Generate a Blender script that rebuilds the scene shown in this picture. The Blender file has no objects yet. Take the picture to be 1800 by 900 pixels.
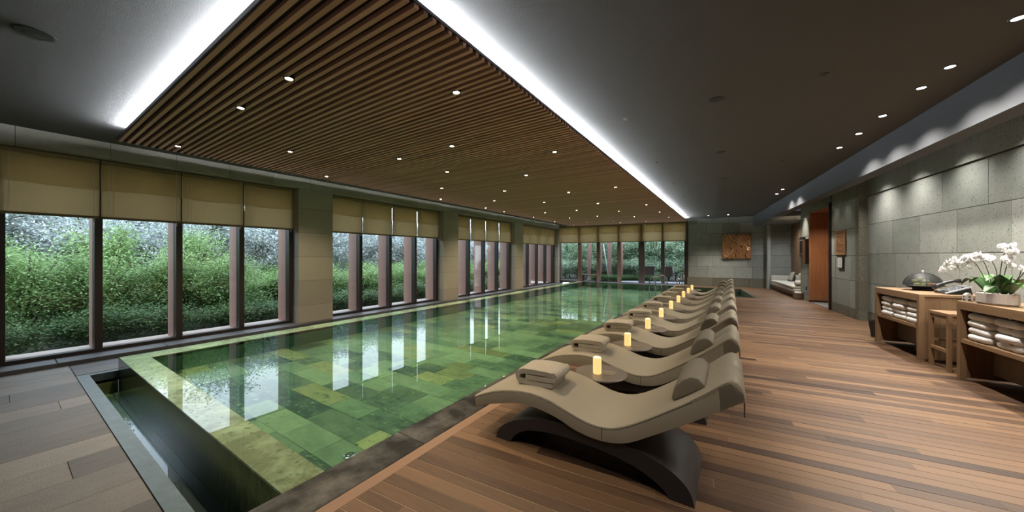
import bpy, bmesh, math, random
from mathutils import Vector, Matrix, noise
random.seed(7)
S = bpy.context.scene
COL = S.collection
PI = math.pi

# ------------------------------------------------------------------ camera, world, exposure
YAW = math.radians(33.126)
cam = bpy.data.cameras.new('camera')
cam.sensor_width = 36.0
cam.lens = 590.0 / 1800.0 * 36.0
cam.clip_start = 0.05
cam.clip_end = 300
co = bpy.data.objects.new('camera', cam)
COL.objects.link(co)
co.location = (0, 0, 1.5)
co.rotation_euler = (PI / 2, 0, YAW)
S.camera = co
S.view_settings.view_transform = 'Standard'
S.view_settings.look = 'None'
S.view_settings.exposure = 1.0
S.view_settings.gamma = 1.0
S.view_settings.use_curve_mapping = False
S.cycles.max_bounces = 8
S.cycles.diffuse_bounces = 4
S.cycles.glossy_bounces = 4
S.cycles.transparent_max_bounces = 24
S.cycles.caustics_reflective = False
S.cycles.caustics_refractive = False
S.cycles.sample_clamp_indirect = 3.0
S.cycles.use_denoising = True

W = bpy.data.worlds.new('overcast_sky')
S.world = W
W.use_nodes = True
wn = W.node_tree.nodes
wl = W.node_tree.links
bg = wn['Background']
tc = wn.new('ShaderNodeTexCoord')
sx = wn.new('ShaderNodeSeparateXYZ')
rmp = wn.new('ShaderNodeValToRGB')
wl.new(tc.outputs['Generated'], sx.inputs[0])
wl.new(sx.outputs['Z'], rmp.inputs[0])
wl.new(rmp.outputs[0], bg.inputs[0])
rmp.color_ramp.elements[0].position = 0.0
rmp.color_ramp.elements[0].color = (0.80, 0.88, 1.0, 1)
rmp.color_ramp.elements[1].position = 0.9
rmp.color_ramp.elements[1].color = (0.62, 0.76, 1.0, 1)
bg.inputs[1].default_value = 2.7

K_PANEL = 112.0     # warm spots in the slatted panel
K_RIGHT = 72.0     # white downlights, right ceiling
K_SLOT = 125.0      # wall washers in the slot
K_LED = 130.0       # cove strip radiance

# ------------------------------------------------------------------ right-hand system (rotated)
TH = math.atan(0.0963)
CT, ST = math.cos(TH), math.sin(TH)
def rs(u, v, z=0.0):
    return (u * CT - v * ST, u * ST + v * CT, z)
def root_rs(u, v, z=0.0):
    return rs(u, v, z)
CH = 3.40          # ceiling height
VE = 19.46         # end wall
GF = -0.20         # grey stone floor level

# ------------------------------------------------------------------ materials
MATS = {}
def nt(m):
    return m.node_tree.nodes, m.node_tree.links
def mat(name, col, col2=None, rough=0.6, metal=0.0, nscale=0.0, nmix=0.5, bump=0.0, bscale=40.0, grain=None,
        spec=0.5, speck=0.0, speck_col=(0.02, 0.02, 0.02), trans=0.0, coat=0.0, emit=0.0, cells=None, nstretch=None, bdist=0.01):
    m = bpy.data.materials.new(name)
    m.use_nodes = True
    n, l = nt(m)
    b = n['Principled BSDF']
    b.inputs['Roughness'].default_value = rough
    b.inputs['Metallic'].default_value = metal
    b.inputs['Specular IOR Level'].default_value = spec
    if coat:
        b.inputs['Coat Weight'].default_value = coat
        b.inputs['Coat Roughness'].default_value = 0.15
    c1 = (*col, 1)
    c2 = (*(col2 or col), 1)
    tcn = n.new('ShaderNodeTexCoord')
    src = None
    if col2:
        at = n.new('ShaderNodeAttribute'); at.attribute_name = 'tone'
        mx = n.new('ShaderNodeMix'); mx.data_type = 'RGBA'
        mx.inputs[6].default_value = c1; mx.inputs[7].default_value = c2
        if nscale:
            mp = n.new('ShaderNodeMapping'); l.new(tcn.outputs['Object'], mp.inputs[0])
            if nstretch: mp.inputs['Scale'].default_value = nstretch
            # offset the noise by the piece's tone so neighbours differ
            va = n.new('ShaderNodeVectorMath'); va.operation = 'ADD'
            vm = n.new('ShaderNodeVectorMath'); vm.operation = 'SCALE'
            cmb = n.new('ShaderNodeCombineXYZ')
            for i in range(3): l.new(at.outputs['Fac'], cmb.inputs[i])
            l.new(cmb.outputs[0], vm.inputs[0]); vm.inputs['Scale'].default_value = 37.0
            l.new(mp.outputs[0], va.inputs[0]); l.new(vm.outputs[0], va.inputs[1])
            nz = n.new('ShaderNodeTexNoise'); nz.inputs['Scale'].default_value = nscale
            nz.inputs['Detail'].default_value = 6.0; nz.inputs['Roughness'].default_value = 0.65
            l.new(va.outputs[0], nz.inputs['Vector'])
            ma = n.new('ShaderNodeMath'); ma.operation = 'MULTIPLY_ADD'
            l.new(nz.outputs[0], ma.inputs[0]); ma.inputs[1].default_value = nmix * 2.4; ma.inputs[2].default_value = -nmix * 1.2
            ad = n.new('ShaderNodeMath'); ad.operation = 'ADD'; ad.use_clamp = True
            l.new(at.outputs['Fac'], ad.inputs[0]); l.new(ma.outputs[0], ad.inputs[1])
            l.new(ad.outputs[0], mx.inputs[0])
        else:
            l.new(at.outputs['Fac'], mx.inputs[0])
        src = mx.outputs[2]
    if speck:
        vz = n.new('ShaderNodeTexNoise'); vz.inputs['Scale'].default_value = speck; vz.inputs['Detail'].default_value = 3.0
        l.new(tcn.outputs['Object'], vz.inputs['Vector'])
        rp = n.new('ShaderNodeValToRGB')
        rp.color_ramp.elements[0].position = 0.60; rp.color_ramp.elements[0].color = (0, 0, 0, 1)
        rp.color_ramp.elements[1].position = 0.68; rp.color_ramp.elements[1].color = (1, 1, 1, 1)
        l.new(vz.outputs[0], rp.inputs[0])
        m2 = n.new('ShaderNodeMix'); m2.data_type = 'RGBA'
        l.new(rp.outputs[0], m2.inputs[0])
        if src: l.new(src, m2.inputs[6])
        else: m2.inputs[6].default_value = c1
        m2.inputs[7].default_value = (*speck_col, 1)
        src = m2.outputs[2]
    if src: l.new(src, b.inputs['Base Color'])
    else: b.inputs['Base Color'].default_value = c1
    if bump:
        nb = n.new('ShaderNodeTexNoise'); nb.inputs['Scale'].default_value = bscale; nb.inputs['Detail'].default_value = 5.0
        mp2 = n.new('ShaderNodeMapping'); l.new(tcn.outputs['Object'], mp2.inputs[0])
        if grain: mp2.inputs['Scale'].default_value = grain
        l.new(mp2.outputs[0], nb.inputs['Vector'])
        bn = n.new('ShaderNodeBump'); bn.inputs['Strength'].default_value = bump; bn.inputs['Distance'].default_value = bdist
        l.new(nb.outputs[0], bn.inputs['Height']); l.new(bn.outputs[0], b.inputs['Normal'])
    if trans:
        tr = n.new('ShaderNodeBsdfTranslucent')
        if src: l.new(src, tr.inputs[0])
        else: tr.inputs[0].default_value = c1
        ms = n.new('ShaderNodeMixShader'); ms.inputs[0].default_value = trans
        l.new(b.outputs[0], ms.inputs[1]); l.new(tr.outputs[0], ms.inputs[2])
        l.new(ms.outputs[0], n['Material Output'].inputs[0])
    if emit:
        b.inputs['Emission Color'].default_value = c1
        b.inputs['Emission Strength'].default_value = emit
    MATS[name] = m
    return m
def thin_clear(name, ior, tint, rough=0.0, wave=0.0, wscale=3.0):
    m = bpy.data.materials.new(name); m.use_nodes = True
    n, l = nt(m); n.remove(n['Principled BSDF'])
    fr = n.new('ShaderNodeFresnel'); gm = n.new('ShaderNodeNewGeometry'); mr = n.new('ShaderNodeMapRange')
    mr.inputs['To Min'].default_value = ior; mr.inputs['To Max'].default_value = 1.0 / ior
    l.new(gm.outputs['Backfacing'], mr.inputs['Value']); l.new(mr.outputs[0], fr.inputs[0])   # same reflectance from both sides of a thin sheet
    t = n.new('ShaderNodeBsdfTransparent'); t.inputs[0].default_value = (*tint, 1)
    g = n.new('ShaderNodeBsdfGlossy'); g.inputs['Roughness'].default_value = rough
    ms = n.new('ShaderNodeMixShader')
    l.new(fr.outputs[0], ms.inputs[0]); l.new(t.outputs[0], ms.inputs[1]); l.new(g.outputs[0], ms.inputs[2])
    l.new(ms.outputs[0], n['Material Output'].inputs[0])
    if wave:
        tcn = n.new('ShaderNodeTexCoord')
        nz = n.new('ShaderNodeTexNoise'); nz.inputs['Scale'].default_value = wscale; nz.inputs['Detail'].default_value = 1.0
        l.new(tcn.outputs['Object'], nz.inputs['Vector'])
        bn = n.new('ShaderNodeBump'); bn.inputs['Strength'].default_value = wave; bn.inputs['Distance'].default_value = 0.01
        l.new(nz.outputs[0], bn.inputs['Height'])
        l.new(bn.outputs[0], g.inputs['Normal']); l.new(bn.outputs[0], fr.inputs['Normal'])
    MATS[name] = m
    return m
def emitter(name, col, k):
    m = bpy.data.materials.new(name); m.use_nodes = True
    n, l = nt(m); n.remove(n['Principled BSDF'])
    e = n.new('ShaderNodeEmission'); e.inputs[0].default_value = (*col, 1); e.inputs[1].default_value = k
    l.new(e.outputs[0], n['Material Output'].inputs[0]); MATS[name] = m
    return m

mat('plaster', (0.105, 0.102, 0.098), (0.12, 0.115, 0.11), rough=0.9, nscale=2.0, nmix=0.3, bump=0.5, bscale=160, spec=0.2)
mat('plaster_light', (0.16, 0.16, 0.165), rough=0.9, spec=0.2)
mat('beam_paint', (0.10, 0.105, 0.115), rough=0.85, spec=0.2)
mat('stone_left', (0.35, 0.325, 0.275), (0.42, 0.395, 0.335), rough=0.75, nscale=7, nmix=0.3, bump=0.35, bscale=60, speck=70, speck_col=(0.42, 0.41, 0.36), spec=0.3)
mat('stone', (0.20, 0.215, 0.19), (0.31, 0.32, 0.29), rough=0.7, nscale=5, nmix=0.4, bump=0.4, bscale=50, speck=38, speck_col=(0.12, 0.125, 0.11), spec=0.3)
mat('stone_dark', (0.11, 0.105, 0.075), (0.16, 0.155, 0.12), rough=0.7, nscale=20, nmix=0.6, bump=0.5, bscale=60, speck=55, speck_col=(0.30, 0.29, 0.24), spec=0.3)
mat('joint', (0.03, 0.03, 0.028), rough=0.9)
mat('sill_stone', (0.06, 0.065, 0.075), (0.10, 0.105, 0.12), rough=0.5, nscale=8, nmix=0.6, bump=0.3)
mat('slat_wood', (0.54, 0.31, 0.235), (0.72, 0.43, 0.335), rough=0.6, nscale=4, nmix=0.3, nstretch=(0.3, 6, 6), spec=0.3)
mat('panel_back', (0.022, 0.016, 0.016), rough=0.9)
mat('panel_edge', (0.03, 0.03, 0.035), rough=0.6)
mat('deck_wood', (0.038, 0.020, 0.013), (0.225, 0.128, 0.066), rough=0.42, nscale=3.0, nmix=0.22, nstretch=(0.8, 14, 14), bump=0.25, bscale=8, grain=(1, 25, 25), spec=0.45, bdist=0.004)
mat('deck_border', (0.20, 0.11, 0.065), (0.26, 0.155, 0.095), rough=0.45, nscale=3, nmix=0.3, nstretch=(14, .8, 14))
mat('deck_gap', (0.50, 0.37, 0.25), rough=0.9)
mat('deck_under', (0.10, 0.06, 0.035), rough=0.95)
mat('pool_tile', (0.014, 0.030, 0.020), (0.205, 0.255, 0.145), rough=0.55, nscale=4.5, nmix=0.42, nstretch=(0.7, 1.8, 1), bump=0.8, bscale=16, bdist=0.01, speck=16, speck_col=(0.10, 0.16, 0.05))
mat('pool_tile_ochre', (0.08, 0.085, 0.03), (0.30, 0.28, 0.12), rough=0.55, nscale=4.5, nmix=0.5, nstretch=(0.7, 1.8, 1), bump=0.8, bscale=14, bdist=0.01, speck=12, speck_col=(0.05, 0.08, 0.03))
mat('pool_tile_dark', (0.006, 0.020, 0.012), (0.11, 0.16, 0.085), rough=0.5, nscale=6, nmix=0.9, nstretch=(0.7, 1.8, 1), bump=0.9, bscale=18, bdist=0.012, speck=14, speck_col=(0.16, 0.22, 0.12))
mat('pool_grout', (0.30, 0.42, 0.30), rough=0.8)
mat('pool_side', (0.02, 0.07, 0.04), (0.06, 0.16, 0.09), rough=0.5, nscale=5, nmix=0.6, bump=0.3)
mat('rim_stone', (0.24, 0.165, 0.09), (0.80, 0.66, 0.48), rough=0.5, nscale=5, nmix=0.75, bump=0.8, bscale=12, speck=18, speck_col=(0.14, 0.13, 0.05))
mat('weir_stone', (0.025, 0.04, 0.028), (0.16, 0.185, 0.125), rough=0.16, nscale=6, nmix=0.5, nstretch=(3, 3, .6), bump=0.1)
mat('trough_stone', (0.16, 0.19, 0.08), (0.30, 0.33, 0.16), rough=0.5, nscale=6, nmix=0.5, bump=0.3)
mat('trough_border', (0.03, 0.055, 0.07), (0.10, 0.15, 0.17), rough=0.42, nscale=6, nmix=0.6, bump=0.4, bscale=18)
mat('dark_plate', (0.012, 0.016, 0.02), rough=0.3)
mat('grey_plank', (0.042, 0.043, 0.044), (0.19, 0.183, 0.170), rough=0.55, nscale=5, nmix=0.3, nstretch=(1.5, .6, 1), bump=0.3, bscale=70, speck=60, speck_col=(0.10, 0.09, 0.08))
mat('marble', (0.006, 0.006, 0.005), (0.16, 0.155, 0.145), rough=0.30, nscale=4, nmix=1.1, bump=0.3, bscale=20, spec=0.5)
mat('leather', (0.315, 0.275, 0.205), (0.335, 0.295, 0.222), rough=0.48, bump=0.08, bscale=200, spec=0.35)
mat('leather_side', (0.115, 0.10, 0.085), rough=0.5, spec=0.35)
mat('leather_dark', (0.225, 0.195, 0.145), rough=0.5, spec=0.35, bump=0.05, bscale=200)
mat('base_dark', (0.036, 0.032, 0.033), rough=0.4, spec=0.4)
mat('seam', (0.035, 0.03, 0.025), rough=0.7)
mat('towel_taupe', (0.44, 0.39, 0.31), (0.60, 0.545, 0.45), rough=0.95, nscale=30, nmix=0.5, bump=0.9, bscale=220, spec=0.1)
mat('towel_white', (0.80, 0.80, 0.80), (0.90, 0.90, 0.90), rough=0.95, nscale=30, nmix=0.5, bump=0.8, bscale=180, spec=0.1)
mat('table_top', (0.17, 0.14, 0.12), rough=0.35)
mat('black_metal', (0.012, 0.012, 0.012), rough=0.4)
mat('steel', (0.55, 0.56, 0.58), rough=0.2, metal=1.0)
mat('window_dark', (0.028, 0.020, 0.018), rough=0.45)
mat('window_brown', (0.30, 0.17, 0.13), (0.36, 0.21, 0.165), rough=0.55, nscale=6, nmix=0.3)
mat('window_mid', (0.085, 0.050, 0.040), (0.11, 0.065, 0.052), rough=0.5)
mat('outer_sill', (0.40, 0.33, 0.28), rough=0.7)
mat('blind', (0.42, 0.295, 0.140), (0.52, 0.375, 0.185), rough=0.9, nscale=14, nmix=0.25, nstretch=(1, 9, .7), bump=0.5, bscale=160, grain=(1, 1, .15), trans=0.36, spec=0.1)
mat('added_lining_cloth', (0.80, 0.72, 0.55), rough=0.9, trans=0.85, spec=0.1)
mat('blind_hem', (0.22, 0.165, 0.09), rough=0.9)
mat('cord', (0.55, 0.52, 0.45), rough=0.8)
mat('oak', (0.15, 0.083, 0.040), (0.28, 0.175, 0.092), rough=0.5, nscale=3, nmix=0.4, nstretch=(7, .8, 7), bump=0.15, bscale=20, grain=(6, .6, 6))
mat('oak_v', (0.12, 0.066, 0.032), (0.24, 0.148, 0.076), rough=0.5, nscale=3, nmix=0.4, nstretch=(7, 7, .8))
mat('oak_in', (0.12, 0.08, 0.05), (0.17, 0.115, 0.075), rough=0.6, nscale=3, nmix=0.4, nstretch=(5, 5, .8))
mat('door_wood', (0.20, 0.075, 0.030), (0.34, 0.15, 0.065), rough=0.4, nscale=3, nmix=0.6, nstretch=(9, 9, .5))
mat('door_edge', (0.022, 0.012, 0.010), rough=0.4)
mat('copper', (0.60, 0.33, 0.17), (0.42, 0.20, 0.09), rough=0.36, metal=0.85, nscale=6, nmix=0.5)
mat('plaque', (0.36, 0.17, 0.08), (0.46, 0.25, 0.12), rough=0.5, metal=0.5, nscale=20, nmix=0.6)
mat('paper', (0.62, 0.62, 0.62), rough=0.7)
mat('ink', (0.12, 0.12, 0.12), rough=0.7)
mat('sofa_fabric', (0.46, 0.44, 0.38), rough=0.9, bump=0.3, bscale=150)
mat('cushion_grey', (0.30, 0.28, 0.22), rough=0.9, bump=0.3, bscale=150)
mat('pot', (0.50, 0.45, 0.41), rough=0.5)
mat('petal', (0.88, 0.88, 0.88), rough=0.6, trans=0.25)
mat('petal_heart', (0.75, 0.62, 0.20), rough=0.6)
mat('orchid_leaf', (0.02, 0.065, 0.012), (0.06, 0.14, 0.03), rough=0.35, nscale=5, nmix=0.4)
mat('stem', (0.03, 0.05, 0.015), rough=0.5)
mat('apple', (0.42, 0.50, 0.14), (0.55, 0.62, 0.24), rough=0.35, nscale=14, nmix=0.5)
mat('mango', (0.50, 0.18, 0.12), (0.55, 0.30, 0.18), rough=0.4, nscale=9, nmix=0.6)
mat('mesh_dark', (0.03, 0.027, 0.025), rough=0.6)
mat('phone_black', (0.015, 0.015, 0.017), rough=0.25)
mat('phone_grey', (0.35, 0.37, 0.40), rough=0.3)
mat('chair_sling', (0.11, 0.085, 0.07), rough=0.8)
mat('chair_frame', (0.30, 0.28, 0.27), rough=0.4)
mat('bark', (0.06, 0.042, 0.03), (0.12, 0.085, 0.06), rough=0.9, nscale=9, nmix=0.6)
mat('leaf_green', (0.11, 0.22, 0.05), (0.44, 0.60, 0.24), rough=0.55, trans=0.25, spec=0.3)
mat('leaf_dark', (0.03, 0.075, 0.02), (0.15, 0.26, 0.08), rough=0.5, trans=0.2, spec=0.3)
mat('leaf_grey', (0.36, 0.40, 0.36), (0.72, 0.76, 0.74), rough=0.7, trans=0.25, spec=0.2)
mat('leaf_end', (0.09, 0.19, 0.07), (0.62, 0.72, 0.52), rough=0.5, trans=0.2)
mat('soil', (0.05, 0.045, 0.03), rough=1.0)
mat('bank_soil', (0.035, 0.045, 0.025), (0.13, 0.15, 0.10), rough=1.0, nscale=3, nmix=1.0)
mat('terrace', (0.30, 0.29, 0.31), (0.38, 0.37, 0.39), rough=0.6)
mat('candle', (1.0, 0.72, 0.30), rough=0.6)
thin_clear('glass', 1.45, (0.94, 0.96, 0.95))
thin_clear('water', 1.33, (0.70, 0.92, 0.85), wave=0.05, wscale=1.3)
thin_clear('water_trough', 1.33, (0.75, 0.85, 0.80), wave=0.05, wscale=2.5)
emitter('lamp_warm', (1.0, 0.80, 0.50), 40.0)
emitter('lamp_white', (1.0, 0.98, 0.95), 14.0)
emitter('led_strip', (0.86, 0.92, 1.0), K_LED)
def net_mat():
    m = bpy.data.materials.new('fine_net'); m.use_nodes = True
    n, l = nt(m); b = n['Principled BSDF']; b.inputs['Base Color'].default_value = (0.02, 0.02, 0.02, 1)
    t = n.new('ShaderNodeBsdfTransparent'); ms = n.new('ShaderNodeMixShader'); ms.inputs[0].default_value = 0.6
    l.new(t.outputs[0], ms.inputs[1]); l.new(b.outputs[0], ms.inputs[2]); l.new(ms.outputs[0], n['Material Output'].inputs[0])
    MATS['fine_net'] = m
net_mat()
def candle_mat():
    m = bpy.data.materials.new('candle_glow'); m.use_nodes = True
    n, l = nt(m); b = n['Principled BSDF']; b.inputs['Base Color'].default_value = (0.9, 0.75, 0.45, 1)
    b.inputs['Emission Color'].default_value = (1.0, 0.66, 0.22, 1); b.inputs['Emission Strength'].default_value = 0.42
    MATS['candle_glow'] = m
candle_mat()

# ------------------------------------------------------------------ mesh builder
class MB:
    def __init__(s): s.v = []; s.f = []; s.t = []
    def add(s, vs, fs, tone=0.5):
        o = len(s.v); s.v.extend([tuple(p) for p in vs]); s.f.extend([tuple(i + o for i in f) for f in fs]); s.t.extend([tone] * len(fs)); return s
    def box(s, x0, x1, y0, y1, z0, z1, tone=0.5, M=None, b=0.0):
        if b > 0:
            b = min(b, (x1 - x0) * .3, (y1 - y0) * .3, (z1 - z0) * .45)
            # box with its top edges chamfered
            vs = [(x0, y0, z0), (x1, y0, z0), (x1, y1, z0), (x0, y1, z0), (x0, y0, z1 - b), (x1, y0, z1 - b), (x1, y1, z1 - b), (x0, y1, z1 - b),
                  (x0 + b, y0 + b, z1), (x1 - b, y0 + b, z1), (x1 - b, y1 - b, z1), (x0 + b, y1 - b, z1)]
            fs = [(3, 2, 1, 0), (0, 1, 5, 4), (1, 2, 6, 5), (2, 3, 7, 6), (3, 0, 4, 7), (4, 5, 9, 8), (5, 6, 10, 9), (6, 7, 11, 10), (7, 4, 8, 11), (8, 9, 10, 11)]
        else:
            vs = [(x, y, z) for z in (z0, z1) for x, y in ((x0, y0), (x1, y0), (x1, y1), (x0, y1))]
            fs = [(3, 2, 1, 0), (4, 5, 6, 7), (0, 1, 5, 4), (1, 2, 6, 5), (2, 3, 7, 6), (3, 0, 4, 7)]
        if M: vs = [M @ Vector(p) for p in vs]
        return s.add(vs, fs, tone)
    def rbox(s, u0, u1, v0, v1, z0, z1, tone=0.5):   # box in the rotated right-hand system
        vs = [rs(u, v, z) for z in (z0, z1) for u, v in ((u0, v0), (u1, v0), (u1, v1), (u0, v1))]
        return s.add(vs, [(3, 2, 1, 0), (4, 5, 6, 7), (0, 1, 5, 4), (1, 2, 6, 5), (2, 3, 7, 6), (3, 0, 4, 7)], tone)
    def lathe(s, prof, n=24, c=(0, 0, 0), tone=0.5, sxy=(1, 1)):
        vs = []; fs = []
        for r, z in prof:
            for i in range(n):
                a = 2 * PI * i / n
                vs.append((c[0] + r * sxy[0] * math.cos(a), c[1] + r * sxy[1] * math.sin(a), c[2] + z))
        for k in range(len(prof) - 1):
            for i in range(n):
                j = (i + 1) % n
                fs.append((k * n + i, k * n + j, (k + 1) * n + j, (k + 1) * n + i))
        fs.append(tuple(reversed(range(n))))
        fs.append(tuple((len(prof) - 1) * n + i for i in range(n)))
        return s.add(vs, fs, tone)
    def tube(s, pts, r, n=8, tone=0.5):
        pts = [Vector(p) for p in pts]; vs = []; fs = []
        rr = r if isinstance(r, (list, tuple)) else [r] * len(pts)
        for i, p in enumerate(pts):
            d = (pts[min(i + 1, len(pts) - 1)] - pts[max(i - 1, 0)]).normalized()
            a = d.cross(Vector((0, 0, 1)))
            if a.length < 0.05: a = d.cross(Vector((1, 0, 0)))
            a.normalize(); b2 = d.cross(a)
            for k in range(n):
                t = 2 * PI * k / n
                vs.append(p + (a * math.cos(t) + b2 * math.sin(t)) * rr[i])
        for i in range(len(pts) - 1):
            for k in range(n):
                j = (k + 1) % n
                fs.append((i * n + k, i * n + j, (i + 1) * n + j, (i + 1) * n + k))
        fs.append(tuple(reversed(range(n)))); fs.append(tuple((len(pts) - 1) * n + k for k in range(n)))
        return s.add(vs, fs, tone)
    def prism(s, poly, y0, y1, tone=0.5):     # polygon in x,z swept along y
        n = len(poly)
        vs = [(x, y0, z) for x, z in poly] + [(x, y1, z) for x, z in poly]
        fs = [tuple(range(n)), tuple(reversed(range(n, 2 * n)))] + [(i, i + n, (i + 1) % n + n, (i + 1) % n) for i in range(n)]
        return s.add(vs, fs, tone)
    def mesh(s, name, m, smooth=False):
        me = bpy.data.meshes.new(name)
        me.from_pydata(s.v, [], s.f)
        a = me.attributes.new('tone', 'FLOAT', 'FACE')
        a.data.foreach_set('value', s.t)
        me.materials.append(MATS[m])
        if smooth: me.polygons.foreach_set('use_smooth', [True] * len(s.f))
        me.update()
        return me
    def obj(s, name, m, parent=None, smooth=False, loc=None):
        o = bpy.data.objects.new(name, s.mesh(name, m, smooth))
        COL.objects.link(o)
        if parent: o.parent = parent
        if loc: o.location = loc
        return o
def tag(o, label=None, cat=None, group=None, kind=None):
    if label: o['label'] = label
    if cat: o['category'] = cat
    if group: o['group'] = group
    if kind: o['kind'] = kind
    return o
def thing(name, label, cat, loc=(0, 0, 0), rz=0.0, group=None):
    o = bpy.data.objects.new(name, None); COL.objects.link(o)
    o.location = loc; o.rotation_euler = (0, 0, rz); o.empty_display_size = 0.1
    return tag(o, label, cat, group)
def empty_struct(name):
    o = bpy.data.objects.new(name, None); COL.objects.link(o); o['kind'] = 'structure'; return o
def dup(root, loc=None, rz=None, label=None, group=None):
    r = root.copy(); COL.objects.link(r)
    if loc is not None: r.location = loc
    if rz is not None: r.rotation_euler = (0, 0, rz)
    if label: r['label'] = label
    if group: r['group'] = group
    for ch in list(root.children):
        c = ch.copy(); COL.objects.link(c); c.parent = r
        for g in list(ch.children):
            d = g.copy(); COL.objects.link(d); d.parent = c
    return r
def shade_auto(o, bevel=0.0, seg=2, sub=0):
    if bevel:
        m = o.modifiers.new('bevel', 'BEVEL'); m.width = bevel; m.segments = seg; m.limit_method = 'ANGLE'; m.angle_limit = math.radians(35); m.harden_normals = False
    if sub:
        m = o.modifiers.new('sub', 'SUBSURF'); m.levels = sub; m.render_levels = sub
    return o
R01 = random.random
def ordn(i):
    return ['nearest', 'second', 'third', 'fourth', 'fifth', 'sixth', 'seventh', 'eighth', 'ninth', 'tenth', 'eleventh', 'twelfth', 'thirteenth', 'fourteenth', 'fifteenth',
            'sixteenth', 'seventeenth', 'eighteenth', 'nineteenth', 'twentieth', 'twenty-first', 'twenty-second', 'twenty-third', 'twenty-fourth'][i]
def spot(name, loc, energy, col, angle, blend=0.6, size=0.03, parent=None, rot=(0, 0, 0)):
    ld = bpy.data.lights.new(name, 'SPOT'); ld.energy = energy; ld.color = col; ld.spot_size = math.radians(angle); ld.spot_blend = blend
    ld.shadow_soft_size = size
    o = bpy.data.objects.new(name, ld); COL.objects.link(o); o.location = loc; o.rotation_euler = rot
    if parent: o.parent = parent
    return o

# ------------------------------------------------------------------ ceiling and shell
XW = -8.74
m = MB(); m.add([(-9.62, -3.2, CH), (4.7, -3.2, CH), (4.7, 20.1, CH), (-9.62, 18.85, CH), (-9.62, -3.2, CH + .2), (4.7, -3.2, CH + .2), (4.7, 20.1, CH + .2), (-9.62, 18.85, CH + .2)], [(0, 1, 2, 3), (7, 6, 5, 4), (0, 4, 5, 1), (1, 5, 6, 2), (2, 6, 7, 3), (3, 7, 4, 0)])
tag(m.obj('ceiling', 'plaster'), kind='structure')
m = MB(); m.rbox(2.767, 3.0, -3.2, VE, 2.93, CH)
tag(m.obj('trim_1', 'beam_paint'), kind='structure')
m = MB(); m.rbox(3.0, 4.6, 15.25, VE, 2.93, 3.1)
tag(m.obj('trim_2', 'plaster_light'), kind='structure')
m = MB(); m.box(-9.9, 4.2, -3.3, -3.15, -0.5, CH)
tag(m.obj('wall_rear', 'stone'), kind='structure')

def blocks_v(parent, name, mt, courses, lens, place, off=0.0, d=0.02, a0=0.0, a1=1.0, gap=0.010, tones=(0, 1)):
    """stone blocks course by course on a vertical face; place(a,b,z0,z1,depth,tone) builds one block"""
    for k in range(len(courses) - 1):
        z0, z1 = courses[k], courses[k + 1]
        a = a0 - (lens * (0.5 if k % 2 else 0.12) + R01() * 0.25 * lens)
        while a < a1:
            L = lens * random.choice((0.6, 1.0, 1.0, 1.25))
            s, e = max(a, a0), min(a + L, a1)
            if e - s > 0.04:
                mb = place(s + gap / 2, e - gap / 2, z0 + gap / 2, z1 - gap / 2, d + R01() * 0.004, tones[0] + R01() * (tones[1] - tones[0]))
                mb.obj(name, mt, parent)
            a += L

# left wall: pilasters and beam of stone blocks
bays = [(-0.03, 3.97), (4.80, 8.85), (9.64, 13.67), (14.45, 18.5)]
pils = [(-0.9, -0.03), (3.97, 4.80), (8.85, 9.64), (13.67, 14.45), (18.5, 18.75)]
LZ = -0.135
wl_ = empty_struct('wall_left')
m = MB()
for a, b in pils: m.box(-9.5, XW - 0.03, a + 0.012, b - 0.012, LZ, CH)
m.box(-9.5, XW - 0.03, -3.2, 18.8, 3.15, CH)
m.box(-9.5, XW - 0.03, -3.2, -0.9, LZ, CH)
m.obj('core', 'joint', wl_)
cz = [LZ, 0.285, 0.895, 1.48, 2.07, 2.665, 3.14]
for a, b in pils:
    for k in range(len(cz) - 1):
        m = MB(); m.box(-9.45, XW - R01() * 0.003, a, b, cz[k] + 0.003, cz[k + 1] - 0.003, R01()); m.obj('block', 'stone_left', wl_)
y = -3.0
while y < 18.75:
    e = min(y + random.choice((0.72, 0.8, 0.8, 0.9)), 18.8)
    m = MB(); m.box(-9.45, XW - R01() * 0.003, y + 0.003, e - 0.003, 3.143, CH - 0.001, R01()); m.obj('block', 'stone_left', wl_); y = e
# window ledge
m = MB(); y = -3.1
lg = empty_struct('trim_3')
while y < 18.8:
    e = min(y + 1.2, 18.85); m = MB(); m.box(-9.75, -8.6, y + 0.003, e - 0.003, -0.32, LZ, R01(), b=0.006); m.obj('slab', 'sill_stone', lg); y = e

# windows of the left wall
def left_window(i, y0, y1):
    w = empty_struct('window_%d' % i)
    n = 4; st = (y1 - y0) / n
    m = MB(); m.box(-9.17, -9.03, y0, y1, LZ, LZ + 0.06); m.box(-9.17, -9.03, y0, y1, 3.05, 3.15)
    m.obj('frame', 'window_dark', w)
    for k in range(n + 1):
        yc = y0 + st * k
        wd = 0.045
        yc2 = min(max(yc - 0.03, y0 + wd), y1 - wd)
        m = MB(); m.box(-9.18, -9.02, yc2 - wd, yc2 + wd, LZ + 0.06, 3.05); m.obj('mullion', 'window_dark', w)
        m = MB(); m.box(-9.58, -9.18, yc2 - 0.05, yc2 + 0.05, LZ + 0.02, 3.15, R01()); m.obj('fin', 'window_brown', w)
    for k in range(n):
        m = MB(); m.box(-9.106, -9.10, y0 + st * k + 0.01, y0 + st * (k + 1) - 0.05, LZ + 0.05, 3.06); m.obj('pane', 'glass', w)
    m = MB(); m.box(-9.72, -9.18, y0, y1, LZ, LZ + 0.03); m.obj('sill', 'outer_sill', w)
    m = MB(); m.box(-9.62, -9.45, y0, y1, 3.12, CH + 0.1); m.obj('head', 'window_brown', w)
for i, (a, b) in enumerate(bays): left_window(i + 1, a, b)

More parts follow.
